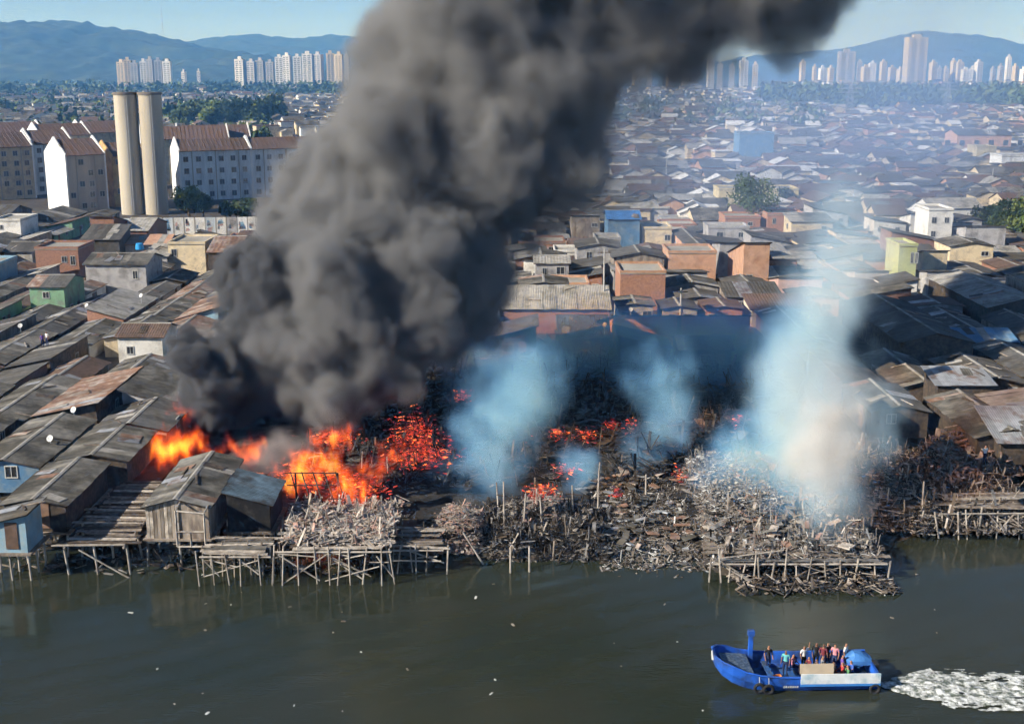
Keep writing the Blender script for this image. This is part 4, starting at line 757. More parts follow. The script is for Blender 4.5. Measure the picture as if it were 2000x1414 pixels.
# ---------------------------------------------------------------- people
SK = [mat('skin_brown', (.26, .13, .08), .6, .05, 1., rnd=.35)]
C['hair'] = mat('hair', (.012, .01, .009), .5, .1, 1.)
C['navy'] = mat('navy_cloth', (.02, .03, .08), .9, .1, 1.)
CL = {k: mat(k + '_cloth', c, .9, .12, 2., rnd=.05) for k, c in {'teal': (.12, .42, .42), 'red': (.42, .05, .05), 'white': (.7, .7, .68), 'pink': (.62, .25, .28), 'black': (.02, .02, .022), 'maroon': (.16, .03, .04), 'blue': (.05, .12, .45), 'purple': (.16, .08, .34), 'orange': (.6, .22, .05), 'grey': (.25, .25, .26), 'green': (.08, .22, .1)}.items()}
def person_mesh(pose):
    """skeleton grown with a Skin modifier; faces sorted to skin / shirt / trousers / hair by the nearest bone"""
    J = {'pelvis': (0, 0, .95), 'waist': (0, 0, 1.10), 'chest': (0, 0, 1.34), 'neck': (0, 0, 1.50), 'chin': (0, -.02, 1.58), 'head': (0, -.015, 1.70), 'nose': (0, -.10, 1.645)}
    for s, n in ((-1, 'l'), (1, 'r')):
        J['sh' + n] = (s * .19, 0, 1.43); J['el' + n] = (s * .25, .03, 1.16); J['wr' + n] = (s * .25, -.09, .93); J['ha' + n] = (s * .245, -.12, .85)
        J['th' + n] = (s * .055 + s * .01, -.14, .88); J['fi' + n] = (s * .26, -.15, .79)
        J['hi' + n] = (s * .10, 0, .90); J['kn' + n] = (s * .11, -.02, .50); J['an' + n] = (s * .11, .02, .09); J['to' + n] = (s * .13, -.15, .04)
    if pose == 'sit':
        dz = -.47
        for k in list(J):
            x, y, z = J[k]; J[k] = (x, y, z + dz)
        for s, n in ((-1, 'l'), (1, 'r')):
            J['kn' + n] = (s * .13, -.42, .47); J['an' + n] = (s * .13, -.40, .09); J['to' + n] = (s * .14, -.55, .05)
            J['el' + n] = (s * .26, -.10, .72); J['wr' + n] = (s * .17, -.32, .60); J['ha' + n] = (s * .14, -.39, .57); J['fi' + n] = (s * .12, -.45, .54)
    if pose == 'wave':
        J['elr'] = (.36, -.02, 1.55); J['war'] = J['wrr'] = (.33, -.06, 1.80); J['har'] = (.33, -.07, 1.88); J['fir'] = (.33, -.08, 1.95)
    Ed = [('pelvis', 'waist'), ('waist', 'chest'), ('chest', 'neck'), ('neck', 'chin'), ('chin', 'head'), ('chin', 'nose')]
    for n in 'lr': Ed += [('chest', 'sh' + n), ('sh' + n, 'el' + n), ('el' + n, 'wr' + n), ('wr' + n, 'ha' + n), ('ha' + n, 'fi' + n), ('pelvis', 'hi' + n), ('hi' + n, 'kn' + n), ('kn' + n, 'an' + n), ('an' + n, 'to' + n)]
    RD = {'pelvis': (.15, .11), 'waist': (.135, .10), 'chest': (.16, .115), 'neck': (.055, .055), 'chin': (.07, .08), 'head': (.085, .10), 'nose': (.015, .015), 'sh': (.07, .07), 'el': (.045, .045), 'wr': (.032, .03), 'ha': (.042, .022), 'fi': (.03, .014), 'hi': (.10, .10), 'kn': (.065, .065), 'an': (.045, .05), 'to': (.045, .03)}
    used = sorted({a for e in Ed for a in e}); ix = {k: i for i, k in enumerate(used)}
    me = bpy.data.meshes.new('skel'); me.from_pydata([J[k] for k in used], [(ix[a], ix[c]) for a, c in Ed], [])
    o = link(bpy.data.objects.new('skel', me)); md = o.modifiers.new('skin', 'SKIN'); md.use_smooth_shade = True; sb = o.modifiers.new('sub', 'SUBSURF'); sb.levels = 1; sb.render_levels = 1
    for k in used:
        d = me.skin_vertices[0].data[ix[k]]; d.radius = RD.get(k) or RD[k[:-1]]; d.use_root = (k == 'pelvis')
    dg = bpy.context.evaluated_depsgraph_get(); nm = bpy.data.meshes.new_from_object(o.evaluated_get(dg)); bpy.data.objects.remove(o)
    segs = [(Vector(J[a]), Vector(J[c]), a, c) for a, c in Ed]
    def part(p):
        best = None
        for a, c, na, nc in segs:
            ab = c - a; t = max(0, min(1, (p - a).dot(ab) / ab.length_squared)); d = (p - a - ab * t).length
            if best is None or d < best[0]: best = (d, na, nc, t)
        _, na, nc, t = best; hz = J['head'][2]
        if nc in ('head', 'nose', 'chin') or na == 'chin': return 3 if (p.z > hz + .02 or (p.y > .03 and p.z > hz - .1)) else 0
        if nc == 'neck': return 1 if t < .6 else 0
        if na.startswith('sh'): return 1 if t < .75 else 0
        if nc.startswith(('wr', 'ha', 'fi')): return 0
        if na == 'pelvis' and nc != 'waist' or na.startswith('hi'): return 2
        if na.startswith('kn'): return 0 if pose != 'stand' else 2
        if nc.startswith('to'): return 3
        if na == 'pelvis': return 2 if t < .4 else 1
        return 1
    nm.materials.clear()
    for m in (SK[0], CL['white'], C['navy'], C['hair']): nm.materials.append(m)
    for p in nm.polygons: p.material_index = part(p.center); p.use_smooth = True
    nm.name = 'person'; return nm
PM = {k: person_mesh(k) for k in ('stand', 'sit', 'wave')}
def person(pose, loc, rz, shirt, legs, label, group=None, s=1.0):
    o = ob('person', PM[pose]); o.location = loc; o.rotation_euler = (0, 0, rz); o.scale = (s, s, s); tag(o, label, 'person', group)
    for i, m in ((1, CL[shirt]), (2, legs)): o.material_slots[i].link = 'OBJECT'; o.material_slots[i].material = m
    return o
# ---------------------------------------------------------------- boat
C['boat'] = mat('boat_blue', (.02, .11, .52), .45, .25, 1.5, (.03, .06, .18), .5, 1.1, 0)
C['boat_in'] = mat('boat_inner_blue', (.02, .10, .32), .6, .3, 2., (.05, .07, .1), .5, 1.2, 0)
C['stripe'] = mat('boat_white_stripe', (.68, .72, .74), .5, .12, 2., (.35, .5, .58), .4, 1.5, 0)
C['rubber'] = mat('tyre_rubber', (.018, .018, .02), .8, .2, 2.)
C['board_beige'] = mat('plywood_beige', (.46, .38, .28), .8, .12, 2., rnd=.05)
C['netting'] = mat('grey_blue_net', (.07, .12, .20), .9, .5, 6., (.16, .2, .24), .5, 3., 0)
bp = at(1562, 1352, 0); boat = root('passenger_boat', (bp.x, bp.y + 1.6, 0), 'blue wooden passenger boat crossing the dark water', 'boat', None, R(1.5))
ST = [(-4.95, .62, 1.86, 1.25), (-4.6, 1.12, 1.74, .80), (-4.0, 1.38, 1.56, .40), (-3.3, 1.52, 1.28, .12), (-2.4, 1.62, 1.08, -.08), (-1.2, 1.66, .98, -.2), (.5, 1.68, .96, -.25), (2.5, 1.66, .98, -.25), (4.2, 1.60, 1.04, -.22), (4.75, 1.56, 1.06, -.18)]
def hull_ring(x, bb, top, bot, t): return [(x, -bb + t, top), (x, -(bb - t) * .93, (top + bot) / 2), (x, -(bb - t) * .72, bot + t), (x, (bb - t) * .72, bot + t), (x, (bb - t) * .93, (top + bot) / 2), (x, bb - t, top)]
q = MB()
for t in (0, .09):
    for s in ST: q.v += hull_ring(s[0] + (t if s[0] < -4 else (-t if s[0] > 4.6 else 0)), max(s[1], t + .02), s[2], s[3], t)
n = len(ST); A = lambda i, j, l: (l * n + i) * 6 + j
for i in range(n - 1):
    for j in range(5):
        q.f.append((A(i, j, 0), A(i + 1, j, 0), A(i + 1, j + 1, 0), A(i, j + 1, 0))); q.f.append((A(i, j, 1), A(i, j + 1, 1), A(i + 1, j + 1, 1), A(i + 1, j, 1)))
    for j in (0, 5): q.f.append((A(i, j, 0), A(i, j, 1), A(i + 1, j, 1), A(i + 1, j, 0)))
for i in (0, n - 1):
    for l in (0, 1): q.f.append(tuple(A(i, j, l) for j in range(6)))
    for j in range(5): pass
q.m = [0] * len(q.f); ob('hull', q.mesh('hull', (C['boat'],)), boat)
q = MB(); q.add([(-4.5, -.72, 1.5), (-4.5, .72, 1.5), (-2.7, 1.48, 1.0), (-2.7, -1.48, 1.0), (-4.5, -.72, 1.46), (-4.5, .72, 1.46), (-2.7, 1.48, .96), (-2.7, -1.48, .96)], [(0, 1, 2, 3), (7, 6, 5, 4), (0, 4, 5, 1), (3, 2, 6, 7), (0, 3, 7, 4), (1, 5, 6, 2)]); ob('foredeck', q.mesh('foredeck', (C['netting'],)), boat)
q = MB(); q.box(-3.0, 4.6, -1.2, 1.2, .12, .2); ob('floor_deck', q.mesh('floor_deck', (C['boat_in'],)), boat)
for s in (-1, 1):
    q = MB()
    for a, c in zip(ST, ST[1:]): q.bar((a[0], s * a[1], a[2] + .03), (c[0], s * c[1], c[2] + .03), .07, n=5)
    ob('gunwale', q.mesh('gunwale', (C['boat'],)), boat)
q = MB(); q.bar((-4.97, 0, 1.4), (-5.05, 0, 1.98), .09, .05, 6); ob('bow_post', q.mesh('bow_post', (C['bone'],)), boat)
q = MB(); q.box(-2.55, -2.3, 1.2, 1.45, .2, 2.5); q.box(-2.62, -2.23, 1.18, 1.47, 2.3, 2.62); ob('mooring_mast', q.mesh('mooring_mast', (C['boat'],)), boat)
q = MB(); q.box(-.05, 4.7, -1.76, -1.68, .62, 1.24); ob('side_board', q.mesh('side_board', (C['stripe'],)), boat)
q = MB(); q.box(-.05, 4.7, -1.79, -1.67, .48, .6); ob('rub_rail', q.mesh('rub_rail', (mat('light_blue_strip', (.05, .22, .6), .5, .1),)), boat)
q = MB(); q.obox(Vector((.92, -1.5, 1.48)), Vector((1.0, 0, 0)), Vector((0, .05, .30)), Vector((0, -.03, .005))); ob('plywood_screen', q.mesh('plywood_screen', (C['board_beige'],)), boat)
for x in (-1.6, -.3, 1.0, 2.2, 3.3):
    q = MB(); q.box(x - .16, x + .16, -1.2, 1.2, .58, .64); q.box(x - .12, x + .12, -1.1, -1.0, .2, .58); q.box(x - .12, x + .12, 1.0, 1.1, .2, .58); ob('bench', q.mesh('bench', (C['boat_in'],)), boat)
# stern canopy: folded tarp over hoops
q = MB(); nn = 9; cols_ = [(3.2, 1.0), (3.7, 1.3), (4.3, 1.25), (4.8, .95)]
for x, hgt in cols_:
    for i in range(nn): a = math.pi * i / (nn - 1); q.v.append((x + U(-.06, .06), math.cos(a) * (1.15 + U(-.06, .06)) * .6 + .75, .85 + math.sin(a) * (hgt - .65) * U(.9, 1.06)))
q.f = [(j * nn + i, j * nn + i + 1, (j + 1) * nn + i + 1, (j + 1) * nn + i) for j in range(3) for i in range(nn - 1)]; q.m = [0] * len(q.f); o = ob('stern_canopy', q.mesh('stern_canopy', (C['tarp'],)), boat); sd = o.modifiers.new('thick', 'SOLIDIFY'); sd.thickness = .04
q = MB(); q.box(4.75, 5.05, -.3, .3, .2, 1.1); q.box(4.85, 4.98, -.08, .08, -.6, .2); ob('outboard_motor', q.mesh('outboard_motor', (C['rubber'],)), boat)
def tyre(x, y, z):
    q = MB(); n, m_ = 18, 8
    for i in range(n):
        a = 6.28319 * i / n
        for j in range(m_):
            c = 6.28319 * j / m_; rr = .26 + .10 * math.cos(c); q.v.append((math.cos(a) * rr, .085 * math.sin(c), math.sin(a) * rr))
    q.f = [(i * m_ + j, ((i + 1) % n) * m_ + j, ((i + 1) % n) * m_ + (j + 1) % m_, i * m_ + (j + 1) % m_) for i in range(n) for j in range(m_)]; q.m = [0] * len(q.f)
    o = ob('tyre_fender', q.mesh('tyre_fender', (C['rubber'],), True), boat, loc=(x, y, z)); q = MB(); q.bar((0, 0, .3), (0, .12, .8), .02, n=4); ob('rope', q.mesh('rope', (C['bone'],)), o)
tyre(-1.95, -1.76, .30); tyre(-2.5, -1.70, .36); tyre(4.4, -1.74, .25)
q = MB(); x = -1.05
for i in range(7):
    w = U(.06, .12); q.add([(x, -1.655, .34), (x + w, -1.655, .34), (x + w + .02, -1.665, .34 + U(.1, .17)), (x + .02, -1.665, .34 + U(.1, .17))], [(0, 1, 2, 3)]); x += w + .05
ob('hull_lettering', q.mesh('hull_lettering', (C['bone'],)), boat)
BM = Matrix.Translation(boat.location) @ Matrix.Rotation(R(1.5), 4, 'Z')
def onb(x, y, z): return BM @ Vector((x, y, z))
r = root('cargo_crate', onb(-1.25, -.55, .2), 'orange crate lying on the deck of the boat', 'crate', None, .2); q = MB(); q.box(-.4, .4, -.28, .28, 0, .06); ob('base', q.mesh('base', (CL['orange'],)), r)
for a in ((-.4, .4, -.28, -.24), (-.4, .4, .24, .28), (-.4, -.36, -.24, .24), (.36, .4, -.24, .24)):
    q = MB(); q.box(*a, .06, .3); ob('side', q.mesh('side', (CL['orange'],)), r)
PPL = [('stand', -1.45, .7, 'black', C['navy'], 'person in black standing near the front of the boat', .3), ('stand', -.55, .0, 'teal', C['navy'], 'person in teal shirt standing behind the orange crate', -.5), ('sit', .05, .6, 'pink', C['navy'], 'person in pink seated behind the teal shirt', 1.2),
       ('wave', .75, .75, 'white', C['hair'], 'person in white raising an arm amidships', .4), ('sit', .95, .2, 'maroon', C['hair'], 'person in maroon seated behind the plywood screen', -1.3), ('stand', 1.55, .95, 'black', C['hair'], 'taller person in black standing by the far side', .1), ('stand', 1.95, .8, 'maroon', C['navy'], 'person in maroon standing amidships', 2.6), ('stand', 2.65, .75, 'pink', C['navy'], 'person in pink shirt standing amidships right', -.6), ('sit', 2.25, -.55, 'black', C['hair'], 'person in black seated by the near side', -1.5), ('sit', 2.75, -.6, 'red', C['hair'], 'person in red seated by the near side', -1.6), ('stand', 3.35, .9, 'white', C['navy'], 'person in white standing ahead of the blue canopy', 1.), ('sit', 3.35, -.35, 'blue', C['navy'], 'person in blue seated under the canopy edge', -1.2)]
PPL += [('sit', 1.3, -.2, 'black', C['hair'], 'person in black seated behind the person in maroon', -1.4), ('sit', 1.75, .2, 'grey', C['hair'], 'person in grey seated in the crowd amidships', 1.4), ('stand', 2.3, 1.1, 'black', C['navy'], 'person in black standing in the crowd by the far side', .2), ('sit', 3.0, .3, 'purple', C['navy'], 'person in purple seated ahead of the canopy', 1.3), ('sit', 2.95, -1.0, 'green', C['hair'], 'person in green seated by the near side', -1.5)]
for pose, x, y, sh, lg, lab, rz in PPL: person(pose, onb(x, y, .2 if pose != 'sit' else .2), rz, sh, lg, lab, 'boat passengers', U(.95, 1.03))
# people ashore
for px, py, z, sh, lab, rz in ((84, 668, 4.9, 'purple', 'person in purple standing on the left roofs', .4), (93, 664, 4.9, 'white', 'person in white standing on the left roofs', -.5), (1842, 795, 1.9, 'white', 'person in white standing below the striped metal shed', 0), (1866, 800, 1.9, 'grey', 'person in grey standing below the striped metal shed', 1.), (1882, 806, 1.9, 'black', 'person in black near the tall right post', -1.), (1741, 806, 1.9, 'red', 'person in red right of the white smoke', .3), (1922, 895, 3.0, 'white', 'person in white under the tin roof shacks', .3)):
    p = at(px, py + 12, z); person('stand', p, rz, sh, C['navy'], lab, 'people ashore')
# ---------------------------------------------------------------- wake
C['foam'] = mat('foam', (.70, .72, .71), .8, .35, 3.0, (.10, .12, .095), .62, 2.6, 0, bump=.8, bscale=6.)
q = MB(); wx0 = bp.x + 4.7; idx = {}
def wake_c(t): return bp.y + .95 - .13 * t
def wake_w(t): return .22 + (.50 * t if t < 4 else 2.0 + .05 * (t - 4))
NX, NY = 300, 100
for i in range(NX + 1):
    t = 16.0 * i / NX
    for j in range(NY + 1):
        s = j / NY * 2 - 1; x, y = wx0 + t, wake_c(t) + s * wake_w(t) * 1.15
        f1 = noise.fractal(Vector((x * .9, y * 1.3, 2)), 1, 2, 3); z = .04 + max(0, .13 * (1 - s * s) * (.55 + .9 * f1)); idx[i, j] = len(q.v); q.v.append((x, y, z))
for i in range(NX):
    t = 16.0 * i / NX
    for j in range(NY):
        s = abs((j + .5) / NY * 2 - 1); x, y, z = q.v[idx[i, j]]
        dn = .42 + .85 * noise.fractal(Vector((x * 1.0, y * 2.4, 7)), 1, 2, 6) + .5 * (1 - s) - (.25 if t > 4 else 0) - (.35 if t < 1.2 else 0)
        dn -= .55 * max(0, s - .62) / .38
        if dn > .02: q.f.append((idx[i, j], idx[i + 1, j], idx[i + 1, j + 1], idx[i, j + 1])); q.m.append(0)
me = q.fast('wake_foam', (C['foam'],)); me.polygons.foreach_set('use_smooth', [True] * len(me.polygons)); tag(ob('wake_foam', me), 'white churned wake trailing behind the blue boat', 'foam', kind='stuff')
# ---------------------------------------------------------------- smoke and flames: density grids
def vol_mat(name, col, dens, aniso=.0, clear=False):
    m = bpy.data.materials.new(name); m.use_nodes = True; t = m.node_tree; t.nodes.clear(); o = t.nodes.new('ShaderNodeOutputMaterial'); pv = t.nodes.new('ShaderNodeVolumePrincipled'); t.links.new(pv.outputs[0], o.inputs['Volume'])
    pv.inputs['Color'].default_value = (*col, 1); pv.inputs['Density'].default_value = dens; pv.inputs['Anisotropy'].default_value = aniso
    if clear: pv.inputs['Absorption Color'].default_value = (1, 1, 1, 1)     # scatters without absorbing
    return m
def volume(name, puffs, vox, m, label, cat, warp=2.0, wscale=.11, lumps=((.16, 3.2), (.42, 1.2)), nz_amp=2.0, nz_scale=.5, edge=1.2, off=1.5, zs=1.0, blend=.6, group=None, pad=1.5, fade=None):
    """density grid: union of puffs (centre, radius), domain-warped, with lumps carved by cell noise; zs < 1 stretches the detail upward"""
    lo = [min(c[i] - r for c, r in puffs) - pad for i in range(3)]; hi = [max(c[i] + r for c, r in puffs) + pad for i in range(3)]; lo[2] = max(lo[2], .3)
    ng = bpy.data.node_groups.new(name, 'GeometryNodeTree'); ng.interface.new_socket('Geometry', in_out='INPUT', socket_type='NodeSocketGeometry'); ng.interface.new_socket('Geometry', in_out='OUTPUT', socket_type='NodeSocketGeometry')
    N = ng.nodes; L = ng.links; out = N.new('NodeGroupOutput'); vc = N.new('GeometryNodeVolumeCube'); vc.inputs['Min'].default_value = lo; vc.inputs['Max'].default_value = hi
    for i, k in enumerate(('Resolution X', 'Resolution Y', 'Resolution Z')): vc.inputs[k].default_value = max(8, int((hi[i] - lo[i]) / vox))
    pos = N.new('GeometryNodeInputPosition').outputs[0]
    def Mt(op, *a):
        n = N.new('ShaderNodeMath'); n.operation = op
        for i, x in enumerate(a):
            if isinstance(x, (int, float)): n.inputs[i].default_value = x
            else: L.new(x, n.inputs[i])
        return n.outputs[0]
    sp_ = pos
    if zs != 1.0:
        v = N.new('ShaderNodeVectorMath'); v.operation = 'MULTIPLY'; v.inputs[1].default_value = (1, 1, zs); L.new(pos, v.inputs[0]); sp_ = v.outputs[0]
    nz = N.new('ShaderNodeTexNoise'); nz.inputs['Scale'].default_value = wscale; nz.inputs['Detail'].default_value = 3; L.new(sp_, nz.inputs['Vector'])
    v1 = N.new('ShaderNodeVectorMath'); v1.operation = 'SUBTRACT'; L.new(nz.outputs['Color'], v1.inputs[0]); v1.inputs[1].default_value = (.5, .5, .5)
    v2 = N.new('ShaderNodeVectorMath'); v2.operation = 'MULTIPLY_ADD'; L.new(v1.outputs[0], v2.inputs[0]); v2.inputs[1].default_value = (warp * 4,) * 3; L.new(pos, v2.inputs[2])
    cur = None
    for c, r in puffs:
        d = N.new('ShaderNodeVectorMath'); d.operation = 'DISTANCE'; L.new(v2.outputs[0], d.inputs[0]); d.inputs[1].default_value = c
        s = Mt('SUBTRACT', d.outputs['Value'], r); cur = s if cur is None else Mt('SMOOTH_MIN', cur, s, blend)
    val = cur
    v3 = v2.outputs[0]
    if zs != 1.0:
        v = N.new('ShaderNodeVectorMath'); v.operation = 'MULTIPLY'; v.inputs[1].default_value = (1, 1, zs); L.new(v3, v.inputs[0]); v3 = v.outputs[0]
    for s_, a_ in lumps:
        vo = N.new('ShaderNodeTexVoronoi'); vo.feature = 'F1'; vo.inputs['Scale'].default_value = s_; vo.inputs['Detail'].default_value = 0; L.new(v3, vo.inputs['Vector']); val = Mt('MULTIPLY_ADD', vo.outputs['Distance'], a_, val)
    n2 = N.new('ShaderNodeTexNoise'); n2.inputs['Scale'].default_value = nz_scale; n2.inputs['Detail'].default_value = 6; n2.inputs['Roughness'].default_value = .58; L.new(sp_, n2.inputs['Vector']); val = Mt('MULTIPLY_ADD', Mt('SUBTRACT', n2.outputs[0], .5), nz_amp, val)
    mr = N.new('ShaderNodeMapRange'); mr.interpolation_type = 'SMOOTHSTEP'; L.new(val, mr.inputs['Value']); mr.inputs['From Min'].default_value = off + edge * .3; mr.inputs['From Max'].default_value = off - edge; mr.inputs['To Min'].default_value = 0; mr.inputs['To Max'].default_value = 1
    dens = mr.outputs[0]
    if fade:
        sx = N.new('ShaderNodeSeparateXYZ'); L.new(pos, sx.inputs[0]); fr = N.new('ShaderNodeMapRange'); L.new(sx.outputs['Z'], fr.inputs['Value']); fr.inputs['From Min'].default_value = fade[0]; fr.inputs['From Max'].default_value = fade[1]; fr.inputs['To Min'].default_value = 1; fr.inputs['To Max'].default_value = fade[2]; dens = Mt('MULTIPLY', dens, fr.outputs[0])
    L.new(dens, vc.inputs['Density']); sm = N.new('GeometryNodeSetMaterial'); sm.inputs['Material'].default_value = m; L.new(vc.outputs[0], sm.inputs[0]); L.new(sm.outputs[0], out.inputs[0])
    vd = bpy.data.volumes.new(name); vd.materials.append(m); o = link(bpy.data.objects.new(name, vd)); md = o.modifiers.new('build', 'NODES'); md.node_group = ng
    tag(o, label, cat, group, 'stuff'); return o
def inside(poly, x, y):
    c = False
    for (x1, y1), (x2, y2) in zip(poly, poly[1:] + poly[:1]):
        if (y1 > y) != (y2 > y) and x < (x2 - x1) * (y - y1) / (y2 - y1) + x1: c = not c
    return c
def edge_d(poly, x, y):
    best = 1e9; p = Vector((x, y))
    for a, b_ in zip(poly, poly[1:] + poly[:1]):
        a = Vector(a); e = Vector(b_) - a; t = max(0, min(1, (p - a).dot(e) / e.length_squared)); best = min(best, (p - a - e * t).length)
    return best
def fill(poly, yf, nmax, rmax, rmin, jit, grow=1.0, seed=3):
    """round puffs packed into the plume's outline, at their own distances"""
    rnd = random.Random(seed); cand = []; xs_ = [p[0] for p in poly]; ys_ = [p[1] for p in poly]
    for _ in range(5000):
        x, y = rnd.uniform(min(xs_), max(xs_)), rnd.uniform(min(ys_), max(ys_))
        if inside(poly, x, y): cand.append((min(edge_d(poly, x, y), rmax) * rnd.uniform(.8, 1), x, y))
    cand.sort(reverse=True); got = []
    for d, x, y in cand:
        if d < rmin or len(got) >= nmax: continue
        if all(math.hypot(x - gx_, y - gy_) > .62 * max(d, gr) for gr, gx_, gy_ in got): got.append((d, x, y))
    out = []
    for d, x, y in got:
        yy_ = yf(x, y) + rnd.uniform(-jit, jit); c = at_y(x, y, yy_); out.append((c, d * grow * yy_ / F))
    return out
plume = [(300, 830), (320, 740), (335, 670), (415, 640), (395, 560), (405, 500), (490, 465), (485, 400), (530, 345), (585, 290), (610, 220), (665, 150), (690, 60), (715, -60), (800, -300), (1100, -520), (1950, -480), (1800, -150), (1650, -10), (1590, 90), (1490, 140), (1400, 110), (1310, 120), (1240, 170), (1215, 270), (1175, 390), (1120, 450), (1000, 500), (1000, 590), (965, 660), (880, 720), (740, 790), (640, 850), (520, 880), (430, 850), (360, 850)]
SM = vol_mat('grey_black_smoke', (.39, .39, .395), 1.2, .1)
SD = vol_mat('soot_smoke', (.20, .205, .22), 2.8, .0)
yp = lambda x, y: 117 + (870 - y) * .017 + (x - 600) * .004
puffs = fill(plume, yp, 64, 165, 24, 4.5, 1.16, 12)
low = [p_ for p_ in puffs if p_[0].z < 27]; upper = [p_ for p_ in puffs if p_[0].z >= 23]
SU = vol_mat('upper_smoke', (.43, .425, .42), .6, .1)
volume('smoke_plume', low, .45, SM, 'thick dark smoke plume rising over the flames and leaning right', 'smoke', lumps=((.10, 5.4), (.27, 2.2), (.85, 1.0)), nz_amp=4.0, nz_scale=.42, off=3.0, edge=1.4, warp=2.6, wscale=.11)
volume('smoke_plume', upper, .55, SU, 'softer grey smoke spreading at the top of the plume', 'smoke', lumps=((.09, 5.4), (.26, 2.6), (.7, 1.1)), nz_amp=7.0, nz_scale=.26, off=3.6, edge=3.0, warp=3.2, wscale=.09)
TS = vol_mat('thin_high_smoke', (.62, .58, .54), .012, .1)
volume('smoke_veil', fill([(1580, -260), (2250, -260), (2250, 30), (1900, 50), (1760, 60), (1620, 110), (1520, 60)], lambda x, y: 190, 22, 160, 20, 8., 1.3, 5), 1.6, TS, 'thin brownish smoke drifting over the right skyline', 'smoke', lumps=((.06, 6.),), nz_amp=14., nz_scale=.06, off=4., edge=12., warp=4., wscale=.05, pad=4)
base = [(300, 820), (325, 740), (335, 670), (415, 640), (395, 560), (405, 500), (500, 470), (600, 490), (640, 560), (600, 640), (520, 690), (470, 760), (440, 830), (360, 845)]
volume('smoke_plume', fill(base, lambda x, y: yp(x, y) - 3.5, 40, 70, 16, 2.0, 1.2, 6), .38, SD, 'blackest rolling smoke at the foot of the plume', 'smoke', lumps=((.24, 2.8), (.62, 1.5), (1.3, .5)), nz_amp=2.2, nz_scale=.6, off=1.7, edge=.7, warp=1.6, wscale=.2)
lobe = [(620, 860), (560, 760), (610, 660), (700, 590), (800, 500), (930, 470), (985, 540), (960, 640), (880, 710), (760, 780), (700, 840)]
volume('smoke_plume', fill(lobe, lambda x, y: yp(x, y) - 2.5, 34, 95, 20, 2.5, 1.15, 7), .42, SM, 'brown grey smoke lobe rolling over the ember field', 'smoke', lumps=((.18, 3.2), (.5, 1.4)), nz_amp=3., nz_scale=.45, off=2.1, edge=1.2, warp=1.8, wscale=.15)
BR = vol_mat('brown_smoke', (.50, .45, .40), .06, .1)
volume('smoke_wisp', fill([(1080, 500), (1150, 350), (1180, 200), (1230, 130), (1340, 90), (1480, 110), (1400, 190), (1330, 280), (1270, 400), (1180, 520)], lambda x, y: 136, 16, 80, 14, 3.0, 1.3), .9, BR, 'thin brown smoke fraying from the right side of the plume', 'smoke', lumps=((.2, 2.),), nz_amp=5., nz_scale=.2, off=1.6, edge=4., warp=2., wscale=.12)
# greyer thin smoke hanging over the porch hut and blown low
LO = vol_mat('grey_smoke', (.60, .56, .53), .55, .1)
volume('smoke_wisp', fill([(370, 1000), (400, 940), (470, 895), (560, 850), (640, 830), (620, 870), (540, 930), (500, 985), (440, 1010)], lambda x, y: 90 + (1000 - y) * .09, 22, 45, 10, 1.2, 1.2), .35, LO, 'grey smoke drifting low over the porch hut', 'smoke', lumps=((.3, 1.4), (.8, .6)), nz_amp=2.2, nz_scale=.6, off=.9, edge=2.0, warp=1.0, wscale=.25)
WH = vol_mat('pale_smoke', (.46, .74, 1.0), .30, .0, True)
CR = vol_mat('cream_smoke', (.96, .95, .92), .5, .0)
pale = [(1525, 1045), (1540, 950), (1480, 880), (1480, 780), (1500, 680), (1530, 600), (1560, 500), (1590, 420), (1660, 360), (1730, 400), (1750, 470), (1710, 560), (1680, 660), (1670, 740), (1705, 800), (1700, 880), (1690, 960), (1680, 1040)]
volume('smoke_column', fill(pale, lambda x, y: 88 + (1050 - y) * .028, 40, 90, 16, 1.5, 1.35), .5, WH, 'bluish white smoke column rising from the debris at right', 'smoke', lumps=((.2, 2.4), (.6, 1.5)), nz_amp=5.5, nz_scale=.36, off=2.0, edge=3.2, warp=2.4, wscale=.18, zs=.75, fade=(8, 32, .32))
volume('smoke_column', fill([(1580, 1000), (1560, 900), (1555, 800), (1600, 740), (1660, 770), (1695, 810), (1690, 880), (1650, 950), (1620, 1030)], lambda x, y: 88 + (1050 - y) * .02, 20, 60, 12, .8, 1.2, 4), .4, CR, 'sunlit cream smoke at the foot of the pale column', 'smoke', lumps=((.3, 1.8), (.8, .8)), nz_amp=3.4, nz_scale=.5, off=1.0, edge=2.0, warp=1.6, wscale=.22, zs=.85)
BL = vol_mat('blue_smoke', (.18, .48, 1.0), .26, .0, True)
def wisps(label, poly, yf, m, n, rmax, edge=2.5, amp=3.0, vox=.5, seed=4, grow=1.3, off=.6):
    return volume('smoke_wisp', fill(poly, yf, n, rmax, 8, 1.5, grow, seed), vox, m, label, 'smoke', lumps=((.26, 2.2), (.7, 1.5)), nz_amp=amp * 1.6, nz_scale=.42, off=off + 1.3, edge=edge * 1.15, warp=2.2, wscale=.2, zs=.75, fade=(4, 17, .22))
B2 = vol_mat('blue_smoke_dense', (.24, .56, 1.0), .38, .0, True)
wisps('blue smoke wisp left of the small flame', [(880, 950), (930, 860), (905, 780), (930, 700), (1000, 650), (1080, 680), (1100, 780), (1040, 850), (1005, 950), (960, 965)], lambda x, y: 99 + (960 - y) * .06, B2, 18, 60)
wisps('small blue smoke wisp right of the small flame', [(1100, 960), (1095, 900), (1120, 870), (1145, 900), (1135, 965)], lambda x, y: 97 + (960 - y) * .05, B2, 8, 26, 1.6, 1.6, .35)
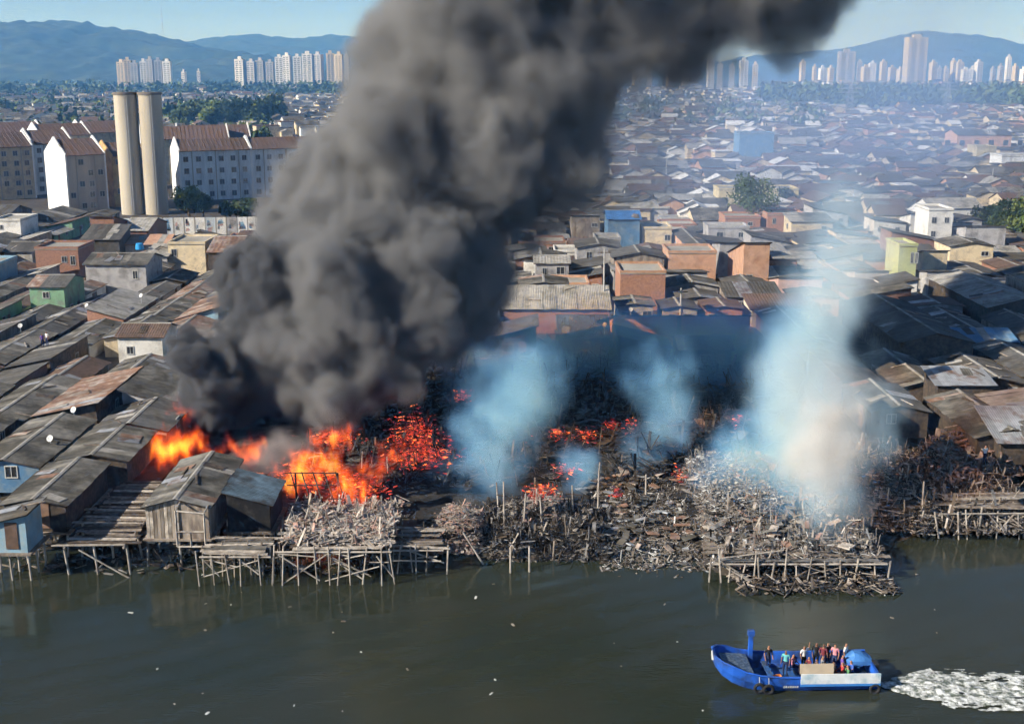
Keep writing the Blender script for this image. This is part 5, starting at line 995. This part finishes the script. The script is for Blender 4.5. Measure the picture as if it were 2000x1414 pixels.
wisps('blue smoke wisp rising from the rubbish on the mud bank', [(1200, 930), (1250, 860), (1240, 790), (1250, 720), (1330, 680), (1370, 760), (1330, 820), (1300, 880), (1240, 940)], lambda x, y: 103 + (930 - y) * .08, B2, 16, 50)
wisps('blue smoke low over the plank debris', [(1370, 960), (1390, 860), (1480, 790), (1560, 800), (1600, 900), (1560, 1060), (1500, 1090), (1430, 990)], lambda x, y: 92 + (1050 - y) * .05, B2, 16, 70)
wisps('blue smoke wisp before the dark gabled shed', [(1480, 860), (1470, 780), (1500, 700), (1520, 620), (1600, 560), (1640, 640), (1560, 740), (1540, 840)], lambda x, y: 108 + (860 - y) * .08, B2, 14, 50, seed=9)
wisps('blue smoke wisp at the foot of the main plume', [(830, 960), (860, 880), (900, 800), (860, 740), (960, 680), (1000, 740), (950, 820), (930, 900), (880, 970)], lambda x, y: 101 + (960 - y) * .08, B2, 14, 50, seed=8)
wisps('thin blue smoke veil over the burned strip', [(860, 720), (960, 640), (1100, 610), (1300, 620), (1480, 610), (1560, 660), (1520, 800), (1380, 840), (1180, 800), (1050, 830), (930, 800)], lambda x, y: 128 + (830 - y) * .12, BL, 26, 110, 3.5, 4., .9, off=1.2)
VE = vol_mat('veil_smoke', (.40, .58, .92), .0044, .0)
vp = [(Vector((x, y, z)), r) for x, y, z, r in ((40, 215, 10, 26), (70, 240, 14, 30), (55, 290, 16, 36), (95, 300, 16, 36), (100, 380, 20, 46), (45, 360, 20, 40), (20, 300, 18, 30), (150, 420, 22, 46), (25, 200, 8, 18), (60, 190, 8, 20))]
volume('smoke_veil', vp, 3.0, VE, 'thin bluish smoke veil drifting over the right town', 'smoke', lumps=((.03, 8.),), nz_amp=20., nz_scale=.04, off=3., edge=14., warp=5., wscale=.03, pad=6)
# flames
def fire_mat():
    m = bpy.data.materials.new('fire'); m.use_nodes = True; t = m.node_tree; t.nodes.clear(); N = t.nodes; L = t.links; o = N.new('ShaderNodeOutputMaterial'); a = N.new('ShaderNodeAttribute'); a.attribute_name = 'density'
    r = N.new('ShaderNodeValToRGB'); L.new(a.outputs['Fac'], r.inputs[0]); e = r.color_ramp.elements; e[0].position = 0; e[0].color = (.5, .02, .004, 1); e[1].position = 1; e[1].color = (1, .45, .045, 1)
    k = e.new(.4); k.color = (1, .09, .012, 1); k = e.new(.78); k.color = (1, .19, .015, 1)
    p = N.new('ShaderNodeMath'); p.operation = 'POWER'; L.new(a.outputs['Fac'], p.inputs[0]); p.inputs[1].default_value = 1.5
    s = N.new('ShaderNodeMath'); s.operation = 'MULTIPLY'; L.new(p.outputs[0], s.inputs[0]); s.inputs[1].default_value = .85
    em = N.new('ShaderNodeEmission'); L.new(r.outputs[0], em.inputs['Color']); L.new(s.outputs[0], em.inputs['Strength']); L.new(em.outputs[0], o.inputs['Volume']); return m
FM = fire_mat()
def flame(label, poly, yf, n, rmax, vox=.17, off=.0, seed=5, grow=1.5):
    return volume('flame', fill(poly, yf, n, rmax, 4, .8, grow, seed), vox, FM, label, 'flame', lumps=((.8, .9), (1.9, .9)), nz_amp=3.8, nz_scale=1.3, off=off + .70, edge=1.2, warp=1.0, wscale=.6, zs=.4, blend=.3, group='flames', pad=.6)
Yf = lambda z: (lambda x, y: at(x, y, z).y)
flame('bright yellow flame beside the patched grey roof', [(278, 912), (285, 868), (320, 850), (400, 842), (405, 862), (370, 890), (330, 910)], lambda x, y: 104 + (912 - y) * .03, 14, 30)
flame('orange flame sheet licking over the grey roof', [(235, 842), (240, 822), (300, 815), (330, 800), (385, 786), (400, 800), (350, 825), (300, 846)], lambda x, y: 111 + (840 - y) * .05, 16, 18, off=-.08)
flame('orange flame behind the porch hut', [(395, 900), (410, 868), (520, 862), (545, 885), (500, 905)], lambda x, y: 102.0, 14, 24, off=-.2)
flame('tall orange flame around the bare rafters', [(530, 950), (540, 895), (600, 870), (660, 880), (690, 920), (650, 962), (580, 972)], lambda x, y: 94.5 + (960 - y) * .03, 14, 22, off=-.12)
flame('yellow flame at the edge of the cross-braced platform', [(610, 985), (625, 955), (680, 925), (735, 935), (725, 975), (660, 990)], lambda x, y: 91.5, 12, 16, off=-.05)
flame('red flame under the main plume', [(605, 868), (620, 838), (695, 832), (700, 858), (650, 875)], lambda x, y: 109.5, 12, 20, off=-.1)
flame('ragged red flames joining the rafters to the ember field', [(690, 940), (700, 905), (740, 880), (790, 850), (800, 880), (740, 945)], lambda x, y: 99 + (945 - y) * .1, 10, 18, off=-.3)
flame('lone small flame above the platform', [(708, 915), (712, 895), (724, 895), (722, 918)], lambda x, y: 96, 4, 10, .18)
flame('small flame on the black ember field', [(800, 880), (810, 858), (830, 862), (828, 884)], lambda x, y: 108, 4, 14, .18, -.1)
flame('small flame in the pale debris by the water', [(1022, 972), (1030, 948), (1060, 944), (1062, 970)], lambda x, y: 93.5, 4, 14, .18, -.15)
# ---------------------------------------------------------------- haze: the air of the whole scene
b = MB(); b.box(-5200, 5200, -400, 5900, -4, 240); hz = ob('haze', b.mesh('haze', (vol_mat('haze_air', (.15, .44, 1.0), .00021, .0, True),))); tag(hz, 'thin bluish air fading the far town and hills', 'haze', kind='stuff')
